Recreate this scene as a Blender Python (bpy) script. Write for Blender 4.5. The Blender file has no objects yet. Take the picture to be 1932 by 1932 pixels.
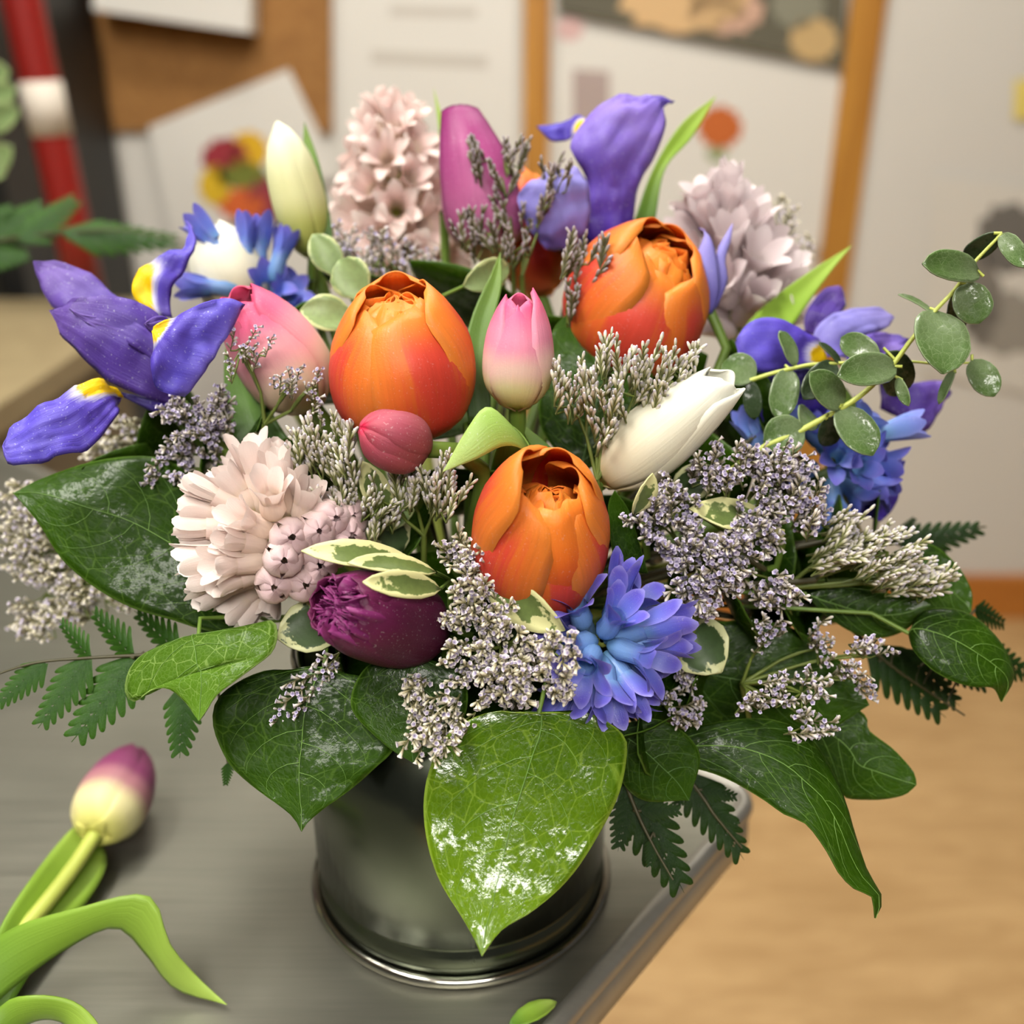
import bpy, math, random
from mathutils import Vector as V, Matrix, noise as mnoise
random.seed(7)
rnd = random.uniform
SC = bpy.context.scene
COL = SC.collection

# ------------------------------------------------------------------ camera
FPX = 1896.0
PITCH = math.radians(24.0)
CAM = V((0.0223, -0.346, 0.3286))
RT = V((1, 0, 0))
FW = V((0, math.cos(PITCH), -math.sin(PITCH)))
UP = V((0, math.sin(PITCH), math.cos(PITCH)))
cd = bpy.data.cameras.new('camera')
cd.sensor_width = 36.0
cd.lens = 36.0 * FPX / 1932.0
cd.clip_start = 0.01
cd.dof.use_dof = True
cd.dof.focus_distance = 0.343
cd.dof.aperture_fstop = 5.0
cam = bpy.data.objects.new('camera', cd)
COL.objects.link(cam)
cam.location = CAM
cam.rotation_euler = (math.pi / 2 - PITCH, 0, 0)
SC.camera = cam

# ------------------------------------------------------------------ world, exposure
wd = bpy.data.worlds.new('shop_light')
SC.world = wd
wd.use_nodes = True
wd.node_tree.nodes['Background'].inputs[0].default_value = (1.0, 0.98, 0.95, 1)
wd.node_tree.nodes['Background'].inputs[1].default_value = 0.09
vs = SC.view_settings
vs.view_transform = 'Standard'
vs.look = 'None'
vs.gamma = 1.0
vs.exposure = -0.04
vs.use_curve_mapping = False
cy = SC.cycles
cy.max_bounces = 4
cy.diffuse_bounces = 2
cy.glossy_bounces = 2
cy.transmission_bounces = 2
cy.caustics_reflective = False
cy.caustics_refractive = False
CEIL_Z = 1.75
# ceiling fixtures: (x, y, length x, width y, strength)
LAMPS = [(-0.65, -0.30, 0.30, 1.20, 42.0), (0.1, -1.95, 1.20, 0.60, 32.0), (0.2, 0.85, 1.2, 0.3, 27.0)]  # third fixture is added to brighten the back wall

# ------------------------------------------------------------------ helpers
def lin(c):
    return tuple(((x / 255) / 12.92 if x / 255 <= 0.04045 else ((x / 255 + 0.055) / 1.055) ** 2.4) for x in c)

def rgba(c):
    return lin(c) + (1.0,)

def ray(px, py):
    return FW + RT * ((px - 966) / FPX) - UP * ((py - 966) / FPX)

def P(px, py, d):
    return CAM + ray(px, py) * d

def PZ(px, py, z):
    r = ray(px, py)
    return CAM + r * ((z - CAM.z) / r.z)

def PY(px, py, y):
    r = ray(px, py)
    return CAM + r * ((y - CAM.y) / r.y)

def cr(ox, oy, s, pts):
    return [(ox + x / s, oy + y / s) for x, y in pts]

def spline(pts, n):
    """Catmull-Rom through pts (Vectors or tuples), n+1 samples."""
    pts = [V(p) if not isinstance(p, V) else p for p in pts]
    k = len(pts) - 1
    if k == 1:
        return [pts[0].lerp(pts[1], i / n) for i in range(n + 1)]
    ext = [pts[0] * 2 - pts[1]] + pts + [pts[-1] * 2 - pts[-2]]
    seg = [0.0]
    for i in range(k):
        seg.append(seg[-1] + max((pts[i + 1] - pts[i]).length, 1e-9))
    out = []
    for i in range(n + 1):
        s = seg[-1] * i / n
        j = 0
        while j < k - 1 and s > seg[j + 1]:
            j += 1
        t = (s - seg[j]) / (seg[j + 1] - seg[j])
        a, b, c, d = ext[j:j + 4]
        out.append(0.5 * ((2 * b) + (c - a) * t + (2 * a - 5 * b + 4 * c - d) * t * t + (3 * b - a - 3 * c + d) * t ** 3))
    return out

def interp(tab, x):
    """smooth 1-D table"""
    if x <= tab[0][0]:
        return tab[0][1]
    for (x0, y0), (x1, y1) in zip(tab, tab[1:]):
        if x <= x1:
            t = (x - x0) / (x1 - x0)
            return y0 + (y1 - y0) * t
    return tab[-1][1]

def smooth_tab(tab, n=40):
    p = spline([(a, b, 0) for a, b in tab], n)
    return [(q.x, q.y) for q in p]

class MB:
    def __init__(s):
        s.v = []; s.f = []; s.uv = []; s.mi = []
    def grid(s, rows, wrap=False, uvs=None, mi=0):
        nv, nu = len(rows), len(rows[0])
        o = len(s.v)
        for r in rows:
            s.v.extend(r)
        cols = nu if wrap else nu - 1
        def uv(i, j):
            if uvs:
                return uvs(j / (nu if wrap else nu - 1), i / (nv - 1))
            return (j / (nu if wrap else nu - 1), i / (nv - 1))
        for i in range(nv - 1):
            for j in range(cols):
                j2 = (j + 1) % nu
                s.f.append((o + i * nu + j, o + i * nu + j2, o + (i + 1) * nu + j2, o + (i + 1) * nu + j))
                s.uv += [uv(i, j), uv(i, j + 1), uv(i + 1, j + 1), uv(i + 1, j)]
                s.mi.append(mi)
    def tube(s, pts, rad, sides=6, uvs=None, mi=0, cap=False):
        rows = []
        n = len(pts)
        ref = None
        for i, p in enumerate(pts):
            t = (pts[min(i + 1, n - 1)] - pts[max(i - 1, 0)])
            t = t.normalized() if t.length > 1e-9 else V((0, 0, 1))
            if ref is None:
                ref = V((1, 0, 0)) if abs(t.x) < 0.8 else V((0, 1, 0))
            x = (ref - t * ref.dot(t)).normalized()
            ref = x
            y = t.cross(x)
            r = rad[i] if isinstance(rad, (list, tuple)) else rad
            rows.append([p + (x * math.cos(2 * math.pi * k / sides) + y * math.sin(2 * math.pi * k / sides)) * r for k in range(sides)])
        if cap:
            rows.insert(0, [pts[0]] * sides)
            rows.append([pts[-1]] * sides)
        s.grid(rows, True, uvs, mi)
    def poly(s, pts, uv=(0.5, 0.5), mi=0):
        o = len(s.v)
        s.v.extend(pts)
        s.f.append(tuple(range(o, o + len(pts))))
        s.uv += [uv] * len(pts)
        s.mi.append(mi)
    def box(s, c, h, M=None, mi=0):
        M = M or Matrix()
        q = [M @ (V(c) + V((sx * h[0], sy * h[1], sz * h[2]))) for sx in (-1, 1) for sy in (-1, 1) for sz in (-1, 1)]
        for f in ((0, 1, 3, 2), (4, 6, 7, 5), (0, 4, 5, 1), (2, 3, 7, 6), (0, 2, 6, 4), (1, 5, 7, 3)):
            o = len(s.v)
            s.v.extend(q[i] for i in f)
            s.f.append((o, o + 1, o + 2, o + 3))
            s.uv += [(0, 0), (1, 0), (1, 1), (0, 1)]
            s.mi.append(mi)
    def mesh(s, name, mats, smooth=True):
        me = bpy.data.meshes.new(name)
        me.from_pydata([tuple(v) for v in s.v], [], s.f)
        uvl = me.uv_layers.new(name='UVMap')
        flat = [c for uv in s.uv for c in uv]
        uvl.data.foreach_set('uv', flat)
        for m in (mats if isinstance(mats, (list, tuple)) else [mats]):
            me.materials.append(m)
        if any(s.mi):
            me.polygons.foreach_set('material_index', s.mi)
        if smooth:
            me.polygons.foreach_set('use_smooth', [True] * len(me.polygons))
        me.update()
        return me

def link(name, me, parent=None):
    o = bpy.data.objects.new(name, me)
    COL.objects.link(o)
    if parent is not None:
        o.parent = parent
    return o

def tag(o, label, cat, group=None, kind=None):
    if label: o['label'] = label
    if cat: o['category'] = cat
    if group: o['group'] = group
    if kind: o['kind'] = kind
    return o

def thing(name, label, cat, loc, group=None):
    o = link(name, None)
    o.empty_display_size = 0.01
    o.location = loc
    return tag(o, label, cat, group)

def part(name, mb, mats, root, smooth=True, thick=0.0):
    """mesh given in world coordinates, parented to an unrotated root"""
    off = root.location if root is not None else V((0, 0, 0))
    mb.v = [p - off for p in mb.v]
    o = link(name, mb.mesh(name, mats, smooth), root)
    if thick:
        m = o.modifiers.new('thickness', 'SOLIDIFY')
        m.thickness = thick
        m.offset = 0
    return o

# ------------------------------------------------------------------ materials
class NT:
    def __init__(s, name):
        s.m = bpy.data.materials.new(name)
        s.m.use_nodes = True
        s.t = s.m.node_tree
        s.b = s.t.nodes['Principled BSDF']
        s.out = s.t.nodes['Material Output']
    def n(s, typ, **kw):
        nd = s.t.nodes.new(typ)
        for k, v in kw.items():
            setattr(nd, k, v)
        return nd
    def l(s, a, b):
        s.t.links.new(a, b)
    def val(s, sock, v):
        if hasattr(v, 'is_linked') or hasattr(v, 'links'):
            s.l(v, sock)
        else:
            sock.default_value = v
    def math(s, op, a, b=0.0, c=None, clamp=False):
        nd = s.n('ShaderNodeMath', operation=op, use_clamp=clamp)
        s.val(nd.inputs[0], a); s.val(nd.inputs[1], b)
        if c is not None: s.val(nd.inputs[2], c)
        return nd.outputs[0]
    def mix(s, f, a, b, mode='MIX'):
        nd = s.n('ShaderNodeMix', data_type='RGBA', blend_type=mode)
        s.val(nd.inputs[0], f); s.val(nd.inputs[6], a); s.val(nd.inputs[7], b)
        return nd.outputs[2]
    def ramp(s, f, stops, interp='LINEAR'):
        nd = s.n('ShaderNodeValToRGB')
        cr_ = nd.color_ramp
        cr_.interpolation = interp
        while len(cr_.elements) < len(stops):
            cr_.elements.new(0.5)
        for e, (p, c) in zip(cr_.elements, stops):
            e.position = p
            e.color = c if len(c) == 4 else rgba(c)
        s.l(f, nd.inputs[0])
        return nd.outputs[0]
    def sstep(s, x, a, b):
        nd = s.n('ShaderNodeMapRange', interpolation_type='SMOOTHSTEP')
        s.val(nd.inputs[0], x)
        nd.inputs[1].default_value = a; nd.inputs[2].default_value = b
        return nd.outputs[0]
    def uv(s):
        nd = s.n('ShaderNodeUVMap')
        sp = s.n('ShaderNodeSeparateXYZ')
        s.l(nd.outputs[0], sp.inputs[0])
        return nd.outputs[0], sp.outputs[0], sp.outputs[1]
    def scaled(s, vec, sc, loc=(0, 0, 0)):
        nd = s.n('ShaderNodeMapping')
        s.l(vec, nd.inputs[0])
        nd.inputs['Scale'].default_value = sc
        nd.inputs['Location'].default_value = loc
        return nd.outputs[0]
    def noise(s, vec, scale, detail=2.0, rough=0.5, dist=0.0):
        nd = s.n('ShaderNodeTexNoise')
        s.l(vec, nd.inputs['Vector'])
        nd.inputs['Scale'].default_value = scale
        nd.inputs['Detail'].default_value = detail
        nd.inputs['Roughness'].default_value = rough
        nd.inputs['Distortion'].default_value = dist
        return nd.outputs[0]
    def obj(s):
        return s.n('ShaderNodeTexCoord').outputs['Object']
    def bump(s, h, strength, dist, prev=None):
        nd = s.n('ShaderNodeBump')
        nd.inputs['Strength'].default_value = strength
        nd.inputs['Distance'].default_value = dist
        s.l(h, nd.inputs['Height'])
        if prev is not None: s.l(prev, nd.inputs['Normal'])
        s.l(nd.outputs[0], s.b.inputs['Normal'])
        return nd.outputs[0]
    def setp(s, **kw):
        for k, v in kw.items():
            s.val(s.b.inputs[k.replace('_', ' ')], v)
    def translucent(s, color, fac):
        tr = s.n('ShaderNodeBsdfTranslucent')
        s.val(tr.inputs[0], color)
        mx = s.n('ShaderNodeMixShader')
        mx.inputs[0].default_value = fac
        s.l(s.b.outputs[0], mx.inputs[1])
        s.l(tr.outputs[0], mx.inputs[2])
        s.l(mx.outputs[0], s.out.inputs[0])

def plain(name, c, rough=0.5, metal=0.0, spec=0.5):
    t = NT(name)
    t.setp(Base_Color=rgba(c), Roughness=rough, Metallic=metal)
    t.b.inputs['Specular IOR Level'].default_value = spec
    return t.m

def emit(name, c, s):
    t = NT(name)
    t.setp(Base_Color=rgba(c))
    t.b.inputs['Emission Color'].default_value = rgba(c)
    t.b.inputs['Emission Strength'].default_value = s
    return t.m

def petal_mat(name, stops, edge=None, edge_pow=3.0, edge_amt=0.7, flame=None, flame_rng=(0.0, 1.0), streak=0.25,
              transl=0.22, rough=0.45, dew_glint=0.25, blob=None, spec=0.35, streak_col=None, fine_u=26.0):
    t = NT(name)
    uv, u, v = t.uv()
    col = t.ramp(v, stops, 'EASE')
    e = t.math('ABSOLUTE', t.math('SUBTRACT', t.math('MULTIPLY', u, 2.0), 1.0))
    nz = t.noise(t.scaled(uv, (fine_u, 2.2, 1)), 1.0, 3.0)
    nz2 = t.noise(t.scaled(uv, (3, 3, 1)), 1.0, 2.0)
    if flame:
        w = t.math('MULTIPLY', t.sstep(t.math('ADD', t.math('SUBTRACT', 1.0, e), t.math('MULTIPLY', t.math('SUBTRACT', nz, 0.5), 1.1)), 0.35, 0.85),
                   t.math('MULTIPLY', t.sstep(v, flame_rng[0], flame_rng[0] + 0.2), t.sstep(v, flame_rng[1] + 0.12, flame_rng[1] - 0.12)))
        col = t.mix(t.math('MULTIPLY', w, 0.85), col, rgba(flame))
    if edge:
        col = t.mix(t.math('MULTIPLY', t.math('POWER', e, edge_pow), edge_amt), col, rgba(edge))
    if blob:
        (uc, vc, ru, rv), bc, halo = blob
        du = t.math('DIVIDE', t.math('SUBTRACT', u, uc), ru)
        dv = t.math('DIVIDE', t.math('SUBTRACT', v, vc), rv)
        r2 = t.math('SQRT', t.math('ADD', t.math('MULTIPLY', du, du), t.math('MULTIPLY', dv, dv)))
        r2 = t.math('ADD', r2, t.math('MULTIPLY', t.math('SUBTRACT', nz, 0.5), 0.5))
        col = t.mix(t.sstep(r2, 1.35, 0.95), col, rgba(halo))
        col = t.mix(t.sstep(r2, 1.02, 0.85), col, rgba(bc))
    if streak_col:
        col = t.mix(t.math('MULTIPLY', t.sstep(nz, 0.55, 0.75), streak), col, rgba(streak_col))
    else:
        br = t.math('ADD', 1.0 - streak * 0.5, t.math('MULTIPLY', t.math('ADD', t.math('MULTIPLY', nz, 0.65), t.math('MULTIPLY', nz2, 0.35)), streak))
        hs = t.n('ShaderNodeHueSaturation')
        t.l(col, hs.inputs['Color']); t.l(br, hs.inputs['Value'])
        col = hs.outputs[0]
    ob = t.obj()
    fine = t.noise(ob, 1500.0, 2.0)
    if dew_glint:
        sp = t.sstep(t.noise(ob, 1100.0, 1.0), 0.66, 0.74)
        col = t.mix(t.math('MULTIPLY', sp, dew_glint * 0.5), col, (1, 1, 1, 1))  # sparkle of the dew painted as white specks in the base colour
        t.setp(Roughness=t.math('SUBTRACT', rough, t.math('MULTIPLY', sp, 0.25)))
    else:
        t.setp(Roughness=rough)
    t.setp(Base_Color=col)
    t.b.inputs['Specular IOR Level'].default_value = spec
    n1 = t.bump(nz, 0.25, 0.0008)
    t.bump(fine, 0.35 if dew_glint else 0.12, 0.0003, n1)
    if transl:
        t.translucent(col, transl)
    return t.m

def leaf_mat(name, base, tip, vein, gloss=0.3, net=9.0, transl=0.18, wet=0.6, vein_amt=0.5, var=0.3, cell=1.0):
    t = NT(name)
    uv, u, v = t.uv()
    ob = t.obj()
    n0 = t.noise(ob, 60.0, 3.0)
    col = t.mix(t.sstep(t.math('ADD', v, t.math('MULTIPLY', t.math('SUBTRACT', n0, 0.5), var * 2)), 0.1, 0.9), rgba(base), rgba(tip))
    vo = t.n('ShaderNodeTexVoronoi', feature='DISTANCE_TO_EDGE')
    t.l(t.scaled(uv, (net * 0.8, net * 1.1, 1)), vo.inputs['Vector'])
    vo.inputs['Scale'].default_value = 1.0
    vo2 = t.n('ShaderNodeTexVoronoi', feature='DISTANCE_TO_EDGE')
    t.l(t.scaled(uv, (net * 2.9, net * 3.7, 1)), vo2.inputs['Vector'])
    vo2.inputs['Scale'].default_value = 1.0
    ln = t.sstep(vo.outputs['Distance'], 0.035, 0.006)
    ln2 = t.sstep(vo2.outputs['Distance'], 0.09, 0.02)
    lf = t.math('ADD', t.math('MULTIPLY', ln, vein_amt), t.math('MULTIPLY', ln2, vein_amt * 0.3), clamp=True)
    col = t.mix(lf, col, rgba(vein))
    e = t.math('ABSOLUTE', t.math('SUBTRACT', t.math('MULTIPLY', u, 2.0), 1.0))
    col = t.mix(t.math('MULTIPLY', t.sstep(e, 0.955, 0.985), 0.55), col, rgba(vein))
    nf = t.noise(ob, 320.0, 4.0, 0.65)
    nb = t.noise(ob, 70.0, 3.0, 0.6)
    wetm = t.sstep(t.math('ADD', t.math('MULTIPLY', nf, 0.6), t.math('MULTIPLY', nb, 0.5)), 0.50, 0.60)
    rough = t.math('SUBTRACT', gloss + 0.16, t.math('MULTIPLY', wetm, wet * 0.34), clamp=True)
    t.setp(Base_Color=col, Roughness=rough, Specular_IOR_Level=t.math('ADD', 0.08, t.math('MULTIPLY', wetm, 0.42 * wet)))
    b1 = t.bump(t.math('ADD', t.math('MULTIPLY', vo.outputs['Distance'], 0.6 * cell), t.math('MULTIPLY', vo2.outputs['Distance'], 0.35 * cell)), 0.35, 0.0012)
    t.bump(nf, 0.30 * wet + 0.08, 0.0006, b1)
    t.setp(Coat_Weight=t.math('MULTIPLY', wetm, 0.9 * wet), Coat_Roughness=0.05)
    cb = t.n('ShaderNodeBump')
    cb.inputs['Strength'].default_value = 0.28
    cb.inputs['Distance'].default_value = 0.001
    t.l(t.noise(ob, 300.0, 3.0, 0.6), cb.inputs['Height'])
    t.l(cb.outputs[0], t.b.inputs['Coat Normal'])
    if transl:
        t.translucent(t.mix(0.6, col, rgba(tip)), transl)
    return t.m

def variegated_mat(name, inner, margin, amt=0.62):
    t = NT(name)
    uv, u, v = t.uv()
    ob = t.obj()
    e = t.math('ABSOLUTE', t.math('SUBTRACT', t.math('MULTIPLY', u, 2.0), 1.0))
    nz = t.noise(ob, 170.0, 3.0, 0.6)
    nz2 = t.noise(ob, 500.0, 2.0)
    ee = t.math('MAXIMUM', e, t.math('MULTIPLY', v, 0.85))
    f = t.sstep(t.math('ADD', ee, t.math('MULTIPLY', t.math('SUBTRACT', nz, 0.5), 0.9)), amt, amt + 0.06)
    gi = t.mix(nz2, rgba(inner), rgba(tuple(min(255, int(c * 1.25)) for c in inner)))
    col = t.mix(f, gi, rgba(margin))
    t.setp(Base_Color=col, Roughness=0.42)
    t.bump(nz2, 0.2, 0.0004)
    t.translucent(col, 0.15)
    return t.m

M = {}
# tulips
M['orange'] = petal_mat('orange_petal', [(0, (198, 96, 60)), (0.25, (220, 98, 48)), (0.65, (232, 110, 42)), (1, (244, 136, 50))],
                        edge=(246, 156, 62), edge_pow=3, edge_amt=0.7, flame=(214, 62, 56), flame_rng=(0.05, 0.85), streak=0.45, dew_glint=0.2)
M['orange_inner'] = petal_mat('orange_inner_petal', [(0, (200, 70, 20)), (0.5, (236, 96, 24)), (1, (250, 140, 50))], edge=(252, 165, 60), streak=0.4)
M['pinkgreen'] = petal_mat('pink_green_petal', [(0, (205, 212, 120)), (0.22, (226, 226, 160)), (0.42, (238, 205, 190)), (0.65, (242, 150, 180)), (1, (238, 98, 146))],
                           edge=(246, 180, 200), edge_pow=3, edge_amt=0.45, streak=0.2)
M['pinkcream'] = petal_mat('pink_cream_petal', [(0, (222, 205, 130)), (0.3, (240, 214, 185)), (0.6, (246, 175, 185)), (0.85, (240, 110, 150)), (1, (232, 80, 125))], streak=0.15,
                           edge=(240, 120, 150), edge_amt=0.4)
M['rose'] = petal_mat('dusty_rose_petal', [(0, (138, 84, 72)), (0.3, (156, 78, 84)), (0.75, (176, 82, 100)), (0.95, (190, 78, 98)), (1, (226, 40, 84))], streak=0.2, rough=0.5, dew_glint=0.4)
M['plum'] = petal_mat('plum_petal', [(0, (96, 50, 62)), (0.2, (72, 20, 46)), (0.6, (76, 18, 50)), (1, (96, 24, 68))], streak=0.4, transl=0.1, edge=(112, 34, 82), edge_amt=0.4)
M['plum_inner'] = petal_mat('plum_inner_petal', [(0, (50, 8, 34)), (0.6, (86, 18, 62)), (1, (128, 44, 104))], streak=0.5, transl=0.1)
M['white'] = petal_mat('white_petal', [(0, (232, 214, 150)), (0.2, (240, 230, 200)), (0.6, (246, 243, 222)), (1, (250, 249, 236))], streak=0.1, dew_glint=0.0, transl=0.2)
M['cream'] = petal_mat('cream_petal', [(0, (150, 165, 60)), (0.2, (205, 210, 110)), (0.5, (240, 240, 180)), (1, (250, 250, 222))], streak=0.15, dew_glint=0.0)
M['magenta'] = petal_mat('magenta_petal', [(0, (235, 220, 160)), (0.16, (225, 190, 165)), (0.32, (196, 110, 158)), (0.7, (172, 72, 134)), (0.97, (150, 45, 115)), (1, (100, 20, 75))],
                         streak=0.35, edge=(130, 45, 105), edge_amt=0.5)
M['tabletulip'] = petal_mat('purple_cream_petal', [(0, (225, 220, 120)), (0.22, (236, 226, 170)), (0.42, (190, 130, 140)), (0.6, (150, 70, 115)), (1, (118, 36, 84))], streak=0.25, dew_glint=0.0)
# iris
VIO = [(0, (78, 58, 150)), (0.3, (92, 72, 190)), (0.8, (98, 84, 205)), (1, (120, 106, 214))]
M['iris_std'] = petal_mat('iris_standard', [(0, (70, 45, 120)), (0.4, (88, 62, 158)), (1, (116, 88, 172))], fine_u=52.0, streak=0.4, transl=0.25, dew_glint=0.45)
M['iris_top'] = petal_mat('iris_standard_light', [(0, (74, 46, 156)), (0.35, (118, 92, 198)), (0.7, (148, 122, 216)), (1, (112, 92, 200))], fine_u=52.0, streak=0.4, transl=0.25, dew_glint=0.4)
M['iris_peri'] = petal_mat('iris_periwinkle', [(0, (122, 110, 200)), (0.5, (150, 144, 224)), (1, (160, 150, 222))], fine_u=52.0, streak=0.25, transl=0.25, dew_glint=0.3)
YEL, HAL = (255, 214, 10), (214, 210, 240)
M['fall_a'] = petal_mat('iris_fall_front', VIO, fine_u=52.0, streak=0.45, blob=((0.42, 0.0, 0.75, 0.24), YEL, HAL), dew_glint=0.4)
M['fall_b'] = petal_mat('iris_fall_upper', VIO, fine_u=52.0, streak=0.4, blob=((0.0, 0.26, 0.55, 0.24), YEL, HAL), dew_glint=0.3)
M['fall_c'] = petal_mat('iris_fall_lower', VIO, fine_u=52.0, streak=0.45, blob=((0.1, 0.16, 0.30, 0.27), YEL, HAL), dew_glint=0.4)
M['fall_d'] = petal_mat('iris_fall_side', VIO, fine_u=52.0, streak=0.4, blob=((0.6, 0.0, 0.5, 0.22), YEL, HAL), dew_glint=0.2)
M['iris_dark'] = petal_mat('iris_dark', [(0, (46, 34, 100)), (1, (70, 46, 160))], fine_u=52.0, streak=0.3)
# hyacinth
M['hy_blue'] = petal_mat('blue_hyacinth_petal', [(0, (120, 160, 214)), (0.3, (112, 122, 216)), (0.8, (104, 96, 206)), (1, (150, 146, 226))], edge=(168, 160, 232), edge_amt=0.5, streak=0.3, dew_glint=0.3, rough=0.3, spec=0.5)
M['hy_blue_t'] = petal_mat('blue_hyacinth_tube', [(0, (112, 164, 206)), (0.5, (124, 164, 222)), (1, (112, 128, 216))], streak=0.25, dew_glint=0.2, rough=0.3, spec=0.5)
M['hy_deep'] = petal_mat('deep_blue_hyacinth_petal', [(0, (110, 156, 214)), (0.35, (98, 116, 208)), (1, (104, 98, 196))], edge=(138, 138, 220), edge_amt=0.4, streak=0.35)
M['hy_sky'] = petal_mat('sky_hyacinth_petal', [(0, (120, 170, 220)), (0.4, (116, 146, 220)), (1, (122, 132, 220))], edge=(160, 164, 232), edge_amt=0.4, streak=0.3)
M['hy_pink'] = petal_mat('pink_hyacinth_petal', [(0, (244, 222, 204)), (0.4, (249, 228, 220)), (1, (251, 236, 230))], edge=(252, 240, 234), edge_amt=0.4, streak=0.12, dew_glint=0.0, transl=0.3)
M['hy_pink_t'] = petal_mat('pink_hyacinth_tube', [(0, (226, 214, 150)), (0.35, (246, 224, 208)), (1, (249, 226, 218))], streak=0.12, dew_glint=0.0, transl=0.3)
M['hy_rose'] = petal_mat('rose_hyacinth_petal', [(0, (244, 222, 200)), (0.4, (246, 218, 212)), (1, (251, 236, 230))], streak=0.2, dew_glint=0.0, transl=0.3)
M['hy_lilac'] = petal_mat('lilac_hyacinth_petal', [(0, (230, 216, 212)), (0.5, (230, 214, 216)), (1, (240, 228, 230))], streak=0.2, dew_glint=0.0, transl=0.3)
M['hy_bud'] = petal_mat('hyacinth_bud', [(0, (236, 214, 196)), (0.6, (234, 208, 206)), (1, (216, 186, 190))], streak=0.15, dew_glint=0.0, transl=0.2)
# greens
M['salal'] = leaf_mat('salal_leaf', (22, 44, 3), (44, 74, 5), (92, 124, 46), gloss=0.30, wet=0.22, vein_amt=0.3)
M['salal_big'] = leaf_mat('salal_leaf_bright', (58, 90, 2), (94, 126, 5), (156, 184, 66), gloss=0.34, wet=1.0, net=10, vein_amt=0.26)
M['salal_mid'] = leaf_mat('salal_leaf_matte', (64, 96, 18), (80, 118, 20), (160, 190, 105), gloss=0.46, wet=0.15, net=12, vein_amt=0.4)
M['vein'] = plain('leaf_vein', (104, 142, 60), 0.5)
M['vein_dark'] = plain('leaf_vein_dark', (84, 120, 56), 0.5)
M['tleaf'] = petal_mat('tulip_leaf', [(0, (58, 88, 34)), (0.5, (92, 128, 52)), (1, (120, 150, 66))], streak=0.25, transl=0.2, dew_glint=0.1, rough=0.4)
M['tleaf_light'] = petal_mat('tulip_leaf_light', [(0, (110, 150, 66)), (0.5, (158, 192, 96)), (1, (186, 210, 124))], streak=0.12, transl=0.2, dew_glint=0.35, rough=0.4)
M['tleaf_lime'] = petal_mat('tulip_leaf_lime', [(0, (90, 132, 40)), (0.5, (142, 178, 60)), (1, (176, 204, 92))], streak=0.2, transl=0.25, dew_glint=0.0, rough=0.4)
M['stem'] = plain('green_stem', (104, 132, 52), 0.45)
M['stem_lime'] = plain('lime_stem', (176, 186, 84), 0.45)
M['stem_dark'] = plain('dark_stem', (66, 62, 36), 0.55)
M['cas_stem'] = plain('caspia_stem', (98, 112, 44), 0.55)
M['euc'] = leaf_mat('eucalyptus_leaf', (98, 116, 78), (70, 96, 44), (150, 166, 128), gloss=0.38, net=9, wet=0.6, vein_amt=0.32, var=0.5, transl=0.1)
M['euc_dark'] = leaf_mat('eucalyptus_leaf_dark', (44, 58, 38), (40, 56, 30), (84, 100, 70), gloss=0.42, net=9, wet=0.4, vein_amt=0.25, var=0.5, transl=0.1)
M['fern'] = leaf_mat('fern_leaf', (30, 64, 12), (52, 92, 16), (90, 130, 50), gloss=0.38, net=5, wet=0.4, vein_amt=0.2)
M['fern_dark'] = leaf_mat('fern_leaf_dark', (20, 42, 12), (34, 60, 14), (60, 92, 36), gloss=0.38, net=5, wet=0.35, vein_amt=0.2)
M['varieg'] = variegated_mat('variegated_leaf', (92, 108, 58), (222, 220, 160))
M['varieg_dark'] = variegated_mat('variegated_leaf_dark', (58, 76, 44), (206, 208, 156), 0.72)
M['greyleaf'] = variegated_mat('grey_green_leaf', (122, 142, 92), (190, 200, 140), 0.85)

def caspia_mat(name, stops):
    t = NT(name)
    uv, u, v = t.uv()
    nz = t.noise(t.obj(), 420.0, 2.0)
    col = t.ramp(v, stops)
    hs = t.n('ShaderNodeHueSaturation')
    t.l(col, hs.inputs['Color'])
    t.l(t.math('ADD', 0.6, t.math('MULTIPLY', nz, 0.8)), hs.inputs['Value'])
    t.setp(Base_Color=hs.outputs[0], Roughness=0.6)
    t.translucent(hs.outputs[0], 0.12)
    return t.m
M['cas_brush'] = caspia_mat('caspia_bud', [(0, (84, 92, 44)), (0.35, (142, 142, 88)), (0.62, (222, 216, 196)), (0.85, (206, 198, 216)), (0.9, (238, 232, 222)), (1, (122, 110, 160))])
M['cas_star'] = caspia_mat('caspia_floret', [(0, (92, 92, 52)), (0.3, (160, 150, 112)), (0.6, (238, 230, 206)), (0.86, (236, 228, 222)), (0.92, (176, 166, 192)), (1, (110, 98, 140))])
M['cas_lilac'] = caspia_mat('caspia_lilac_floret', [(0, (84, 84, 50)), (0.3, (146, 136, 108)), (0.6, (216, 208, 202)), (0.86, (214, 206, 218)), (0.92, (166, 156, 190)), (1, (104, 92, 142))])
M['cas_brown'] = caspia_mat('caspia_dry_bud', [(0, (72, 74, 40)), (0.45, (104, 96, 60)), (0.7, (170, 158, 158)), (1, (186, 176, 198))])

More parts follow.
